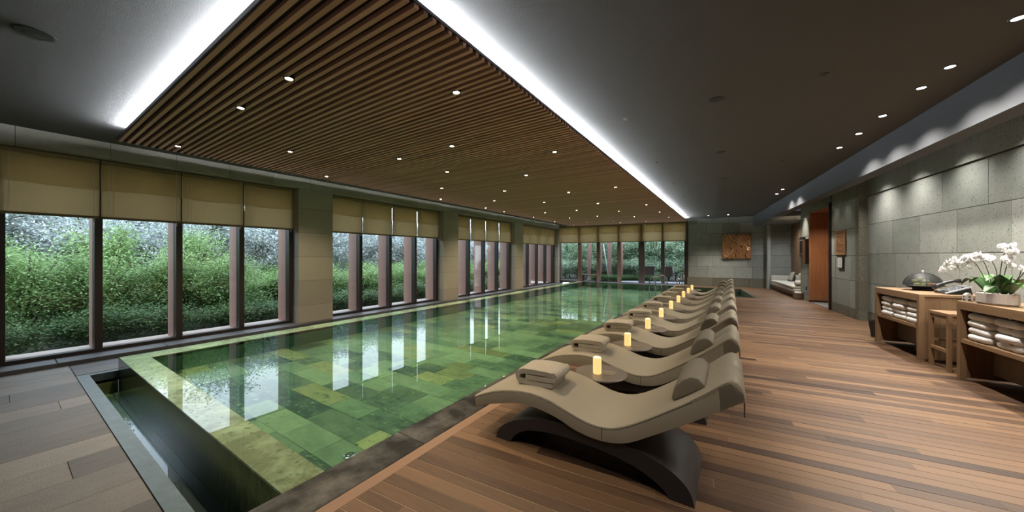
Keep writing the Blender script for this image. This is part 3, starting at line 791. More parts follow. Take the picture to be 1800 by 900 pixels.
# speakers, sprinklers, sensors in the plaster ceiling
def disc(name, label, cat, x, y, r, group=None):
    t = thing(name, label, cat, (x, y, CH), 0, group)
    m = MB(); m.lathe([(r, 0.0), (r, -0.006), (r * 0.86, -0.010)], 24); m.obj('rim', 'black_metal', t)
    m = MB(); m.lathe([(r * 0.84, -0.006), (r * 0.4, -0.012), (r * 0.1, -0.013)], 20); m.obj('grille', 'panel_edge', t)
disc('ceiling_speaker', 'round dark ceiling speaker above the grey stone floor, top left', 'ceiling speaker', -4.97, 0.17, 0.115)
for i, y in enumerate((4.77, 7.25, 9.75, 11.75, 14.0, 16.2)):
    disc('ceiling_speaker', 'round dark ceiling vent in the plaster right of the panel, %s from the camera' % ordn(i), 'ceiling vent', -0.15, y, 0.075 if i else 0.085, 'round vents right of the slatted panel')
disc('smoke_detector', 'small dark smoke detector in the brownish ceiling, nearest', 'smoke detector', 0.82, 4.73, 0.045)
disc('smoke_detector', 'small dark smoke detector in the ceiling, farther one', 'smoke detector', 0.86, 8.6, 0.04)
for i, (x, y) in enumerate(((-1.22, 4.74), (-1.26, 7.3), (-1.26, 9.7), (-1.26, 12.0))):
    t = thing('sprinkler', 'tiny ceiling sprinkler beside the cove glow, %s from the camera' % ordn(i), 'sprinkler', (x, y, CH), 0, 'sprinklers beside the glow')
    m = MB(); m.lathe([(0.03, 0.0), (0.028, -0.004), (0.01, -0.006), (0.01, -0.02), (0.016, -0.022)], 14); m.obj('head', 'steel', t)
t = thing('access_hatch', 'small dark access hatch beside the corner of the slatted panel', 'hatch', (-8.15, 1.25, CH))
m = MB(); m.box(-0.18, 0.18, -0.2, 0.2, -0.012, 0); m.obj('frame', 'panel_edge', t); m = MB(); m.box(-0.16, 0.16, -0.18, 0.18, -0.014, -0.012); m.obj('cover', 'plaster', t)

# ------------------------------------------------------------------ loungers
def catmull(pts, k=6):
    out = []
    n = len(pts)
    for i in range(n - 1):
        p0, p1, p2, p3 = pts[max(i - 1, 0)], pts[i], pts[i + 1], pts[min(i + 2, n - 1)]
        for j in range(k):
            t = j / k; t2 = t * t; t3 = t2 * t
            out.append(tuple(0.5 * ((2 * p1[d]) + (-p0[d] + p2[d]) * t + (2 * p0[d] - 5 * p1[d] + 4 * p2[d] - p3[d]) * t2 + (-p0[d] + 3 * p1[d] - 3 * p2[d] + p3[d]) * t3) for d in (0, 1)))
    out.append(pts[-1])
    return out
TOP = catmull([(-1.85, 0.30), (-1.66, 0.385), (-1.46, 0.435), (-1.29, 0.45), (-1.13, 0.43), (-0.98, 0.385), (-0.85, 0.35), (-0.73, 0.345), (-0.62, 0.375), (-0.48, 0.455), (-0.32, 0.565), (-0.15, 0.685), (-0.01, 0.795)], 4)
BOT = catmull([(-1.83, 0.215), (-1.69, 0.265), (-1.43, 0.335), (-1.27, 0.345), (-1.08, 0.315), (-0.93, 0.265), (-0.80, 0.245), (-0.68, 0.25), (-0.56, 0.285), (-0.42, 0.37), (-0.22, 0.50), (-0.05, 0.62), (0.055, 0.695)], 4)
LW = 0.66
def ztop(x):
    for a, b in zip(TOP[:-1], TOP[1:]):
        if a[0] <= x <= b[0]: return a[1] + (b[1] - a[1]) * (x - a[0]) / (b[0] - a[0])
    return TOP[-1][1]
XO = -0.85      # lounger origin x
def band(mb, top, bot, y0, y1, rr=0.022):
    """closed body between two polylines, swept in y, with rounded upper long edges"""
    n = len(top)
    ring = []
    ys = [(y0, 0.0, True), (y0, rr, True)]
    rows_ = []
    def off(i, d):
        a = Vector((top[max(i - 1, 0)][0], top[max(i - 1, 0)][1])); b = Vector((top[min(i + 1, n - 1)][0], top[min(i + 1, n - 1)][1]))
        t = (b - a).normalized(); nn = Vector((-t.y, t.x)); return top[i][0] - nn.x * d, top[i][1] - nn.y * d
    vs = []; W_ = 8
    for i in range(n):
        x, z = top[i]; xb, zb = bot[i]
        x1, z1 = off(i, rr * 0.3); x2, z2 = off(i, rr)
        vs += [(xb - XO, y0, zb), (x2 - XO, y0, z2), (x1 - XO, y0 + rr * 0.3, z1), (x - XO, y0 + rr, z), (x - XO, y1 - rr, z), (x1 - XO, y1 - rr * 0.3, z1), (x2 - XO, y1, z2), (xb - XO, y1, zb)]
    fs = []
    for i in range(n - 1):
        for k in range(8):
            j = (k + 1) % 8
            fs.append((i * 8 + k, i * 8 + j, (i + 1) * 8 + j, (i + 1) * 8 + k))
    fs.append(tuple(reversed(range(8)))); fs.append(tuple((n - 1) * 8 + k for k in range(8)))
    fs = [tuple(reversed(f)) for f in fs]
    mb.add(vs, fs)
    return mb
def smooth_ang(o, ang=40):
    me = o.data
    me.polygons.foreach_set('use_smooth', [True] * len(me.polygons))
    bm = bmesh.new(); bm.from_mesh(me); bmesh.ops.recalc_face_normals(bm, faces=bm.faces)
    for e in bm.edges:
        if len(e.link_faces) == 2 and e.calc_face_angle(0) > math.radians(ang): e.smooth = False
    bm.to_mesh(me); bm.free()
    return o
def make_lounger(label):
    t = thing('pool_lounger', label, 'lounger', (XO, 2.24, 0), 0, 'loungers in a row along the pool')
    n = len(TOP)
    b_ = MB(); band(b_, TOP, BOT, 0.0, LW); body = smooth_ang(b_.obj('seat_body', 'leather', t))
    # side welt along both upper edges
    for yy in (0.004, LW - 0.004):
        w_ = MB(); w_.tube([(x - XO, yy, z - 0.020) for x, z in TOP[::2]], 0.0035, 6); w_.obj('piping', 'seam', body, smooth=True)
    s_ = MB(); s_.tube([(-0.735 - XO, -0.001, 0.335), (-0.735 - XO, -0.001, 0.25)], 0.0016, 5); s_.tube([(-0.735 - XO, LW + 0.001, 0.335), (-0.735 - XO, LW + 0.001, 0.25)], 0.0016, 5); s_.obj('side_seam', 'seam', body)
    # head wrap: ridge rolling over the end
    hp = [(-0.20, 0.650), (-0.12, 0.712), (-0.055, 0.768), (-0.02, 0.796), (0.005, 0.806), (0.028, 0.800), (0.048, 0.778), (0.062, 0.740), (0.070, 0.700)]
    hi = [(-0.19, 0.630), (-0.11, 0.690), (-0.045, 0.74), (-0.02, 0.765), (0.0, 0.772), (0.015, 0.766), (0.03, 0.75), (0.042, 0.72), (0.05, 0.69)]
    for k, (ya, yb, dz) in enumerate(((0.0, LW * 0.5 - 0.001, 0.0), (LW * 0.5 + 0.001, LW, 0.001))):
        h_ = MB(); n2 = len(hp); vs = []
        for (x, z), (xi, zi) in zip(hp, hi):
            vs += [(xi - XO, ya, zi), (x - XO - 0.002, ya, z - 0.008), (x - XO, ya + 0.008, z + dz), (x - XO, yb - 0.008, z + dz), (x - XO - 0.002, yb, z - 0.008), (xi - XO, yb, zi)]
        fs = [tuple(reversed((i * 6 + q, i * 6 + (q + 1) % 6, (i + 1) * 6 + (q + 1) % 6, (i + 1) * 6 + q))) for i in range(n2 - 1) for q in range(6)]
        fs += [tuple(range(6)), tuple(reversed([(n2 - 1) * 6 + q for q in range(6)]))]
        h_.add(vs, fs); smooth_ang(h_.obj('head_cover', 'leather', t), 50)
    # end face of the head
    e_ = MB(); e_.add([(-0.05 - XO, 0, 0.62), (0.055 - XO, 0, 0.692), (0.06 - XO, 0, 0.735), (0.0 - XO, 0, 0.785), (-0.06 - XO, 0, 0.745),
                       (-0.05 - XO, LW, 0.62), (0.055 - XO, LW, 0.692), (0.06 - XO, LW, 0.735), (0.0 - XO, LW, 0.785), (-0.06 - XO, LW, 0.745)],
                      [(0, 1, 2, 3, 4), (9, 8, 7, 6, 5), (0, 5, 6, 1), (1, 6, 7, 2), (2, 7, 8, 3), (3, 8, 9, 4), (4, 9, 5, 0)]); e_.obj('head_block', 'leather', t)
    # neck cushion across the body
    base = Vector((-0.30, ztop(-0.30) + 0.002)); d = Vector((-0.13, ztop(-0.13) + 0.002)) - base; L = d.length; d.normalize(); nn = Vector((-d.y, d.x))
    prof = [(0.0, 0.0), (0.20, -0.004), (0.215, 0.015), (0.205, 0.062), (0.17, 0.088), (0.11, 0.092), (0.05, 0.072), (0.0, 0.030), (-0.012, 0.012)]
    poly = [tuple(base + d * a + nn * b) for a, b in prof]
    c_ = MB(); c_.prism([(x - XO, z) for x, z in poly], 0.105, LW - 0.075)
    o = c_.obj('neck_cushion', 'leather_dark', t); shade_auto(o, 0.014, 3)
    bm = bmesh.new(); bm.from_mesh(o.data); bmesh.ops.recalc_face_normals(bm, faces=bm.faces); bm.to_mesh(o.data); bm.free()
    o.data.polygons.foreach_set('use_smooth', [True] * len(o.data.polygons))
    # hanging strap
    h_ = MB(); h_.box(0.060 - XO, 0.066 - XO, 0.03, 0.055, 0.60, 0.72); h_.obj('strap', 'seam', t)
    # arched base
    out = catmull([(-1.63, 0.0), (-1.615, 0.05), (-1.57, 0.11), (-1.47, 0.175), (-1.34, 0.225), (-1.17, 0.262), (-0.97, 0.275), (-0.75, 0.262), (-0.56, 0.25), (-0.40, 0.215), (-0.28, 0.16), (-0.205, 0.085), (-0.18, 0.0)], 4)
    inn = catmull([(-1.49, 0.0), (-1.475, 0.03), (-1.44, 0.075), (-1.36, 0.125), (-1.26, 0.155), (-1.12, 0.175), (-0.97, 0.18), (-0.80, 0.172), (-0.64, 0.155), (-0.52, 0.13), (-0.42, 0.09), (-0.35, 0.045), (-0.32, 0.0)], 4)
    a_ = MB(); n3 = len(out); vs = []
    for (x, z), (xi, zi) in zip(out, inn):
        vs += [(xi - XO, 0.02, zi), (x - XO, 0.02, z), (x - XO, LW - 0.06, z), (xi - XO, LW - 0.06, zi)]
    fs = [tuple(reversed((i * 4 + q, i * 4 + (q + 1) % 4, (i + 1) * 4 + (q + 1) % 4, (i + 1) * 4 + q))) for i in range(n3 - 1) for q in range(4)]
    fs += [(0, 1, 2, 3), tuple(reversed([(n3 - 1) * 4 + q for q in range(4)]))]
    a_.add(vs, fs); smooth_ang(a_.obj('arched_base', 'base_dark', t), 40)
    return t
def folded_towel(w, d, h, layers, seed, mt, name='towel', wob=0.006):
    """folded terry towel: rounded slab, layered folds on the front and open edges; local origin at its base"""
    rnd = random.Random(seed); mb = MB()
    lh = h / layers
    for k in range(layers):
        z0 = lh * k; nx, ny = 10, 8; q = 10
        ww, dd = w * (1 - 0.03 * rnd.random()), d * (1 - 0.04 * rnd.random()); ox, oy = rnd.uniform(-.004, .004), rnd.uniform(-.004, .004)
        vs = []; n = 28; m_ = 7
        for j in range(m_ + 1):
            a = -PI / 2 + PI * j / m_
            rr = (abs(math.cos(a)) ** 0.7); zz = z0 + lh * 0.5 + lh * 0.53 * math.sin(a)
            sc = 1 - (1 - rr) * lh * 0.9 / min(ww, dd) * 1.4
            for i in range(n):
                b = 2 * PI * i / n; c, s = math.cos(b), math.sin(b); e = 0.28
                px = ww / 2 * math.copysign(abs(c) ** e, c) * sc; py = dd / 2 * math.copysign(abs(s) ** e, s) * sc
                nz = noise.noise(Vector((px * 14 + seed, py * 14, k * 1.3))) * wob
                vs.append((px + ox, py + oy, zz + nz * 1.0 + (noise.noise(Vector((px * 5, py * 5 + seed, 0))) * wob)))
        fs = [(j * n + i, j * n + (i + 1) % n, (j + 1) * n + (i + 1) % n, (j + 1) * n + i) for j in range(m_) for i in range(n)]
        fs += [tuple(reversed(range(n))), tuple(m_ * n + i for i in range(n))]
        mb.add(vs, fs, 0.3 + 0.5 * rnd.random())
    return mb
def fold_towel(w, d, th, seed):
    """a towel folded in on itself: a thick ribbon whose folds show on the open side (-y)"""
    rnd = random.Random(seed); r = th * 0.56
    hw = w / 2
    # centre line of the ribbon, bottom layer, left fold, top layer, right fold, middle layer
    z1, z2, z3 = th * 0.5, th * 1.62, th * 2.75
    path = [(hw - 0.035, z1), (0.05, z1 - .001), (-hw + 0.05, z1)]
    zc = (z1 + z3) / 2; rr = (z3 - z1) / 2
    path += [(-hw + 0.045 - rr * 1.0 * math.sin(a), zc - rr * math.cos(a)) for a in [PI * k / 7 for k in range(1, 7)]]
    path += [(-hw + 0.06, z3), (-0.04, z3 + .004), (0.06, z3 + .003), (hw - 0.05, z3 - .001)]
    zc2 = (z2 + z3) / 2; r2 = (z3 - z2) / 2
    path += [(hw - 0.03 + r2 * 1.1 * math.sin(a), zc2 + r2 * math.cos(a)) for a in [PI * k / 5 for k in range(1, 5)]]
    path += [(hw - 0.05, z2), (0.0, z2), (-hw + 0.075, z2 + .002)]
    mb = MB(); ny = 12; vs = []; P_ = [Vector(p) for p in path]; n = len(P_)
    prof = []
    for sd in (1, -1):
        seq = range(n) if sd == 1 else range(n - 1, -1, -1)
        for i in seq:
            t = (P_[min(i + 1, n - 1)] - P_[max(i - 1, 0)]).normalized(); nn = Vector((-t.y, t.x))
            prof.append(P_[i] + nn * sd * th * 0.5)
    m_ = len(prof)
    for j in range(ny + 1):
        y = -d / 2 + d * j / ny; e = min(j, ny - j); sh = 1 if e > 1 else (0.985 if e == 1 else 0.955)
        for p in prof:
            q = Vector((p.x * 9 + seed, y * 9, p.y * 9)); dn = noise.noise(q) * 0.006 + noise.noise(q * 3.1) * 0.003
            vs.append((p.x * sh + dn, y + 0.006 * noise.noise(Vector((p.x * 20, p.y * 30, seed))), max(0.001, p.y * (1 if e else 0.98) + dn * 1.2)))
    fs = [(j * m_ + i, j * m_ + (i + 1) % m_, (j + 1) * m_ + (i + 1) % m_, (j + 1) * m_ + i) for j in range(ny) for i in range(m_)]
    for k in range(n - 1):      # end caps, strip by strip
        a, b, c_, d_ = k, k + 1, m_ - 2 - k, m_ - 1 - k
        fs.append((a, b, c_, d_)); o = ny * m_; fs.append((o + d_, o + c_, o + b, o + a))
    mb.add(vs, fs, 0.5)
    me = mb.mesh('towel', 'towel_taupe', True)
    bm = bmesh.new(); bm.from_mesh(me); bmesh.ops.recalc_face_normals(bm, faces=bm.faces)
    for e in bm.edges:
        if len(e.link_faces) == 2 and e.calc_face_angle(0) > math.radians(60): e.smooth = False
    bm.to_mesh(me); bm.free()
    return me
NL = 9; SP = 1.17
lp = None
for k in range(NL):
    lab = 'taupe wave-shaped lounger on dark arched base, nearest to the camera' if k == 0 else 'taupe wave-shaped lounger, %s in the row from the camera' % (ordn(k) if k < NL - 1 else 'last')
    if k == 0: lp = make_lounger(lab)
    else: dup(lp, (XO, 2.24 + SP * k, 0), label=lab)
# towels on the loungers
tw = [fold_towel(0.33, 0.26, 0.033, 3.3 + i * 7) for i in range(3)]
for k in range(NL):
    x = -1.33 + random.uniform(-.015, .02)
    o = bpy.data.objects.new('folded_towel', tw[k % 3]); COL.objects.link(o)
    sl = math.atan2(ztop(x + .08) - ztop(x - .08), .16)
    o.scale = (1.12, 1.12, 1.15); o.location = (x, 2.24 + SP * k + 0.29, ztop(x) - 0.003); o.rotation_euler = (0, -sl, random.uniform(-.1, .1) + 0.08)
    tag(o, 'folded taupe towel on the foot end of the %s lounger' % ordn(k), 'towel', 'folded towels on the loungers')
# side tables and candles
stb = None
for k in range(NL):
    loc = (-1.04, 2.24 + SP * k + 0.915, 0)
    lab = 'small round low side table beside the %s lounger' % ordn(k)
    if k == 0:
        stb = thing('side_table', lab, 'side table', loc, 0, 'side tables between the loungers')
        m = MB(); m.lathe([(0.232, 0.372), (0.240, 0.376), (0.240, 0.384), (0.236, 0.388)], 40); m.obj('table_top', 'table_top', stb)
        m = MB(); m.lathe([(0.03, 0.01), (0.022, 0.05), (0.022, 0.372)], 16); m.obj('pedestal', 'black_metal', stb, smooth=False)
        m = MB(); m.lathe([(0.17, 0.0), (0.17, 0.010), (0.03, 0.016)], 36); m.obj('foot', 'black_metal', stb)
        m = MB(); m.lathe([(0.075, 0.3881), (0.075, 0.3895)], 28, (0.055, 0.02, 0)); m.obj('coaster', 'leather_dark', stb)
    else: dup(stb, loc, label=lab)
cd = None
for k in range(NL):
    loc = (-1.065 + random.uniform(-.01, .01), 2.24 + SP * k + 0.86, 0.3895)
    lab = 'glowing cream candle lantern on the side table by the %s lounger' % ordn(k)
    if k == 0:
        cd = thing('candle_lantern', lab, 'candle', loc, 0, 'candle lanterns on the side tables')
        m = MB(); m.lathe([(0.036, 0.0), (0.039, 0.004), (0.039, 0.148), (0.034, 0.155), (0.031, 0.150), (0.030, 0.10)], 28); m.obj('shade', 'candle_glow', cd)
        m = MB(); m.lathe([(0.012, 0.10), (0.012, 0.125), (0.003, 0.14)], 12); m.obj('flame', 'lamp_warm', cd)
        o_ = cd
    else: o_ = dup(cd, loc, label=lab)
# ------------------------------------------------------------------ consoles (right-hand system; local x=u away from wall towards room is -u)
def in_rs(name, label, cat, u, v, z=0, group=None):
    p = rs(u, v); return thing(name, label, cat, (p[0], p[1], z), TH, group)
def make_console(label, v0, L):
    """origin at the front near corner on the floor; local x towards the wall, local y away from the camera"""
    t = in_rs('towel_console', label, 'console', 2.93, v0)
    D, H = 0.73, 0.955
    m = MB(); m.box(0, D, 0, L, H - 0.035, H, 0.7, b=0.004); m.obj('table_top', 'oak', t)
    m = MB(); m.box(0.0, 0.03, 0.055, L - 0.055, H - 0.10, H - 0.036, 0.5); m.obj('front_rail', 'oak', t)
    for y0 in (0.0, L - 0.055):
        m = MB(); m.box(0, 0.055, y0, y0 + 0.055, 0, H - 0.036, 0.6); m.obj('leg', 'oak_v', t)
        m = MB(); m.box(D - 0.055, D, y0, y0 + 0.055, 0, H - 0.036, 0.5); m.obj('leg', 'oak_v', t)
        a, b = (y0 + 0.012, y0 + 0.032)
        nb = 4
        for k in range(nb):
            x0 = 0.055 + (D - 0.11) * k / nb; x1 = 0.055 + (D - 0.11) * (k + 1) / nb
            m = MB(); m.box(x0 + .001, x1 - .001, a, b, 0.03, H - 0.036, R01()); m.obj('side_board', 'oak_v', t)
    m = MB(); m.box(0.005, D - 0.06, 0.055, L - 0.055, 0.455, 0.50, 0.6); m.obj('shelf', 'oak', t)
    m = MB(); m.box(D - 0.05, D - 0.03, 0.055, L - 0.055, 0.50, H - 0.036, 0.3); m.obj('back_panel', 'oak_in', t)
    n = max(2, round(L / 0.6))
    for k in range(n):
        y0 = 0.055 + (L - 0.11) * k / n; y1 = 0.055 + (L - 0.11) * (k + 1) / n
        m = MB(); m.box(0.26, 0.28, y0 + 0.012, y1 - 0.012, 0.10, 0.455, R01()); m.obj('lower_panel', 'oak_in', t)
        if k: m = MB(); m.box(0.235, 0.275, y0 - 0.018, y0 + 0.018, 0.02, 0.455, 0.9); m.obj('post', 'oak_v', t)
        if k: m = MB(); m.box(0.05, 0.08, y0 - 0.018, y0 + 0.018, 0.50, H - 0.036, 0.9); m.obj('post', 'oak_v', t)
    return t
C1V, C1L = 6.95, 1.27
C2L = 2.6
C2V = 6.19 - C2L
make_console('oak towel console holding the fruit bowl, farther of the two', C1V, C1L)
make_console('oak towel console holding the orchids, nearer of the two', C2V, C2L)
wt = [folded_towel(0.34, 0.36, 0.085, 1, 20 + i, 'towel_white', wob=0.012).mesh('towel', 'towel_white', True) for i in range(4)]
def stack(v, n, where):
    for k in range(n):
        o = bpy.data.objects.new('folded_towel', random.choice(wt)); COL.objects.link(o)
        p = rs(2.93 + 0.205 + random.uniform(-.01, .01), v + random.uniform(-.006, .006)); o.location = (p[0], p[1], 0.502 + 0.080 * k); o.rotation_euler = (0, 0, TH + PI / 2 + random.uniform(-.03, .03))
        o.scale = (0.98, 1.0, 0.95)
        tag(o, 'white folded towel, %s, %s' % (['bottom', 'second up', 'third up', 'top'][k], where), 'towel', 'white towels on the console shelves')
for i in range(3): stack(C1V + 0.25 + 0.375 * i, 4, ['nearest', 'middle', 'farthest'][i] + ' stack in the fruit console')
for i in range(5): stack(C2V + C2L - 0.25 - 0.40 * i, 4, ['first', 'second', 'third', 'fourth', 'fifth'][i] + ' stack from the stool, orchid console')
# bar stool between the consoles
t = in_rs('bar_stool', 'backless oak bar stool standing between the two consoles', 'stool', 2.97, 6.43)
SL, SD, SH = 0.40, 0.36, 0.755
m = MB(); m.box(0, SD, 0, SL, SH - 0.035, SH, 0.6, b=0.004); m.obj('seat', 'oak', t)
for x0 in (0, SD - 0.038):
    for y0 in (0, SL - 0.038):
        m = MB(); m.box(x0, x0 + 0.038, y0, y0 + 0.038, 0, SH - 0.036, 0.4 + .4 * R01()); m.obj('leg', 'oak_v', t)
for a in ((0.004, 0.034, 0.04, SL - 0.04, 0.24, 0.28), (SD - 0.034, SD - 0.004, 0.04, SL - 0.04, 0.30, 0.34), (0.04, SD - 0.04, 0.004, 0.03, 0.34, 0.37), (0.04, SD - 0.04, SL - 0.03, SL - 0.004, 0.34, 0.37)):
    m = MB(); m.box(*a, 0.5); m.obj('stretcher', 'oak', t)
m = MB(); m.box(0.01, 0.03, 0.04, SL - 0.04, SH - 0.09, SH - 0.036, .5); m.box(0.04, SD - 0.04, 0.01, 0.03, SH - 0.09, SH - 0.036, .5); m.obj('apron', 'oak', t)
# black bin at the far end of the console
t = in_rs('waste_bin', 'tapered dark waste bin behind the far end of the fruit console', 'bin', 3.12, 8.62)
m = MB(); m.lathe([(0.10, 0), (0.14, 0.30), (0.132, 0.30), (0.095, 0.012)], 4); m.obj('body', 'black_metal', t)

# ---- fruit bowl with cover
CT_ = 0.957
p0 = (3.32, 7.77)
t = in_rs('fruit_bowl', 'wide shallow black bowl on a low foot holding green apples', 'bowl', p0[0], p0[1], CT_)
m = MB(); m.lathe([(0.11, 0.0), (0.115, 0.03), (0.12, 0.036), (0.225, 0.070), (0.235, 0.076), (0.225, 0.080), (0.12, 0.050), (0.02, 0.046)], 40); m.obj('dish', 'black_metal', t, smooth=False)
t2 = in_rs('food_cover', 'dark domed net cover over the fruit bowl', 'food cover', p0[0], p0[1], CT_ + 0.078)
m = MB(); RD = 0.215; RH = 0.20
m.lathe([(RD * math.cos(a), RH * math.sin(a)) for a in [PI / 2 * i / 10 for i in range(10)]] + [(0.01, RH)], 32); m.f = m.f[:-2]; m.t = m.t[:-2]; m.obj('net', 'fine_net', t2, smooth=True)
for i in range(6):
    a = PI * 2 * i / 6 + 0.3
    m = MB(); m.tube([(RD * 1.01 * math.cos(b) * math.cos(a), RD * 1.01 * math.cos(b) * math.sin(a), RH * 1.01 * math.sin(b)) for b in [PI / 2 * j / 10 for j in range(11)]], 0.0045, 6); m.obj('rib', 'mesh_dark', t2, smooth=True)
m = MB(); m.tube([(RD * math.cos(2 * PI * i / 32), RD * math.sin(2 * PI * i / 32), 0.002) for i in range(33)], 0.004, 6); m.obj('rim', 'mesh_dark', t2, smooth=True)
m = MB(); m.lathe([(0.012, RH - .005), (0.016, RH + 0.01), (0.010, RH + 0.02), (0.0145, RH + 0.03), (0.002, RH + 0.04)], 12); m.obj('knob', 'cord', t2)
def apple_mesh(mt, sx=1.0):
    m = MB(); m.lathe([(0.004, 0.010), (0.016, 0.002), (0.028, 0.012), (0.0345, 0.034), (0.030, 0.054), (0.018, 0.066), (0.006, 0.060)], 16, sxy=(1, sx)); return m.mesh('fruit', mt, True)
ma, mm_ = apple_mesh('apple'), apple_mesh('mango', 1.3)
fr = [(-.10, .02, 0), (-.05, -.09, 0), (-.035, -.01, 0), (.03, -.06, 0), (.035, .02, 0), (-.03, .075, 0), (.09, -.02, 0), (-.075, -.03, .05), (0.0, -.035, .055), (-.01, .035, .055), (.055, -.01, .05), (-.03, -.005, .10), (.01, .09, 0)]
for i, (x, y, z) in enumerate(fr):
    o = bpy.data.objects.new('apple', ma); COL.objects.link(o); p = rs(p0[0] + x, p0[1] - y); o.location = (p[0], p[1], CT_ + 0.052 + z)
    o.rotation_euler = (R01() * .5, R01() * .5, R01() * 6)
    tag(o, 'green apple on the very top of the heap in the covered bowl' if i == 11 else 'green apple in the covered fruit bowl', 'apple', 'green apples in the covered bowl')
for i, (x, y) in enumerate(((.0, -.14), (.07, -.11))):
    o = bpy.data.objects.new('mango', mm_); COL.objects.link(o); p = rs(p0[0] + x, p0[1] + y); o.location = (p[0], p[1], CT_ + 0.056); o.rotation_euler = (0, 0, R01() * 3)
    tag(o, 'reddish mango among the apples in the bowl, %s' % ['one nearer the room', 'one nearer the wall'][i], 'mango')
# ---- desk phone
t = in_rs('desk_telephone', 'black desk telephone with silver handset stripe on the fruit console', 'telephone', 3.36, 7.20, CT_)
t.scale = (1.25, 1.25, 1.4)
Mx = Matrix.Rotation(math.radians(-20), 4, 'Y')
m = MB(); m.add([(-0.09, -0.11, 0), (0.11, -0.11, 0), (0.11, 0.11, 0), (-0.09, 0.11, 0), (-0.09, -0.11, 0.015), (0.09, -0.11, 0.085), (0.09, 0.11, 0.085), (-0.09, 0.11, 0.015)],
              [(3, 2, 1, 0), (4, 5, 6, 7), (0, 1, 5, 4), (1, 2, 6, 5), (2, 3, 7, 6), (3, 0, 4, 7)]); shade_auto(m.obj('base', 'phone_black', t), 0.006)
m = MB(); m.tube([(-0.11, 0.075, 0.045), (-0.08, 0.075, 0.075), (-0.02, 0.075, 0.105), (0.05, 0.075, 0.128), (0.10, 0.075, 0.130)], [0.018, 0.022, 0.015, 0.015, 0.024], 10); m.obj('handset', 'phone_black', t, smooth=True)
m = MB(); m.box(-0.10, 0.11, -0.125, -0.105, 0.02, 0.032, M=Matrix.Translation((0, 0, 0.02)) @ Mx); m.obj('trim', 'phone_grey', t)
m = MB(); m.box(-0.09, 0.09, 0.03, 0.036, 0.022, 0.030, M=Matrix.Translation((0, 0, 0.03)) @ Mx); m.obj('trim', 'phone_grey', t)
for i in range(4):
    for j in range(3):
        x = -0.055 + 0.025 * i; m = MB(); m.box(x, x + 0.016, -0.08 + 0.03 * j, -0.06 + 0.03 * j, 0.018 + (x + 0.09) * 0.389, 0.026 + (x + 0.098) * 0.389); m.obj('key', 'phone_grey', t)
m = MB(); m.box(0.05, 0.085, -0.085, 0.015, 0.075, 0.09); m.obj('screen', 'phone_grey', t)
# ---- small wooden bird-house ornament
t = in_rs('wooden_ornament', 'small grey wooden block ornament with holes beside the orchid pot', 'ornament', 2.99, 6.13, CT_)
m = MB(); m.add([(-.03, -.03, 0), (.03, -.03, 0), (.03, .03, 0), (-.03, .03, 0), (-.03, -.03, .07), (.03, -.03, .07), (.03, .03, .07), (-.03, .03, .07), (0, -.03, .10), (0, .03, .10)],
              [(3, 2, 1, 0), (0, 1, 5, 8, 4), (1, 2, 6, 5), (2, 3, 7, 9, 6), (3, 0, 4, 7), (4, 8, 9, 7), (8, 5, 6, 9)]); m.obj('body', 'pot', t)
m = MB(); m.box(-.012, .012, -.033, -.030, .008, .026); m.box(-.032, -.030, -.012, .012, .008, .026); m.box(-.032, -.030, -.008, .008, .045, .06); m.box(-.008, .008, -.033, -.030, .045, .06); m.obj('opening', 'black_metal', t)
# ---- orchids
OU, OV = 3.07, 5.85
orc = in_rs('orchid_planter', 'white phalaenopsis orchids in an oval pale ribbed ceramic pot', 'orchid', OU, OV, CT_)
m = MB(); n = 20; vs = []
for r_, z in ((0.92, 0.0), (1.0, 0.02), (1.0, 0.125), (0.93, 0.13), (0.9, 0.10)):
    for i in range(n):
        a = 2 * PI * i / n; vs.append((0.12 * r_ * math.cos(a), 0.215 * r_ * math.sin(a), z))
fs = [(j * n + i, j * n + (i + 1) % n, (j + 1) * n + (i + 1) % n, (j + 1) * n + i) for j in range(4) for i in range(n)] + [tuple(reversed(range(n))), tuple(4 * n + i for i in range(n))]
m.add(vs, fs); m.obj('pot', 'pot', orc)
m = MB()
for i in range(30):
    a = R01() * 6.28; r_ = math.sqrt(R01()); m.lathe([(0.004, 0), (0.018, .008), (0.016, .022), (0.004, .028)], 6, (0.09 * r_ * math.cos(a), 0.17 * r_ * math.sin(a), 0.10))
o = m.obj('pebbles', 'cord', orc); o['kind'] = 'stuff'
def bigleaf(L, wd, lift, droop):
    m = MB(); vs = []; n = 10
    for i in range(n + 1):
        s = i / n; x = L * s * (1 - 0.10 * s); z = lift * math.sin(s * PI * 0.75) - droop * s * s
        w2 = wd * (math.sin(PI * min(1, s * 0.93 + 0.07)) ** 0.6) * (1 if s < .98 else .3)
        vs += [(x, -w2, z + 0.012), (x, 0, z), (x, w2, z + 0.012)]
    fs = [f for i in range(n) for f in ((i * 3, i * 3 + 3, i * 3 + 4, i * 3 + 1), (i * 3 + 1, i * 3 + 4, i * 3 + 5, i * 3 + 2))]
    m.add(vs, fs, R01()); return m
for i in range(16):
    a = random.uniform(0, 2 * PI); yb = random.uniform(-0.13, 0.13)
    if i < 5: a = PI / 2 + random.uniform(-.5, .5); yb = 0.12
    elif i < 9: a = -PI / 2 + random.uniform(-.5, .5); yb = -0.12
    o = bigleaf(random.uniform(.20, .32), random.uniform(.032, .05), random.uniform(.10, .20), random.uniform(0.0, .10)).obj('leaf', 'orchid_leaf', orc, smooth=True)
    o.location = (random.uniform(-.04, .04), yb, 0.12); o.rotation_euler = (0, random.uniform(-.35, .05), a)
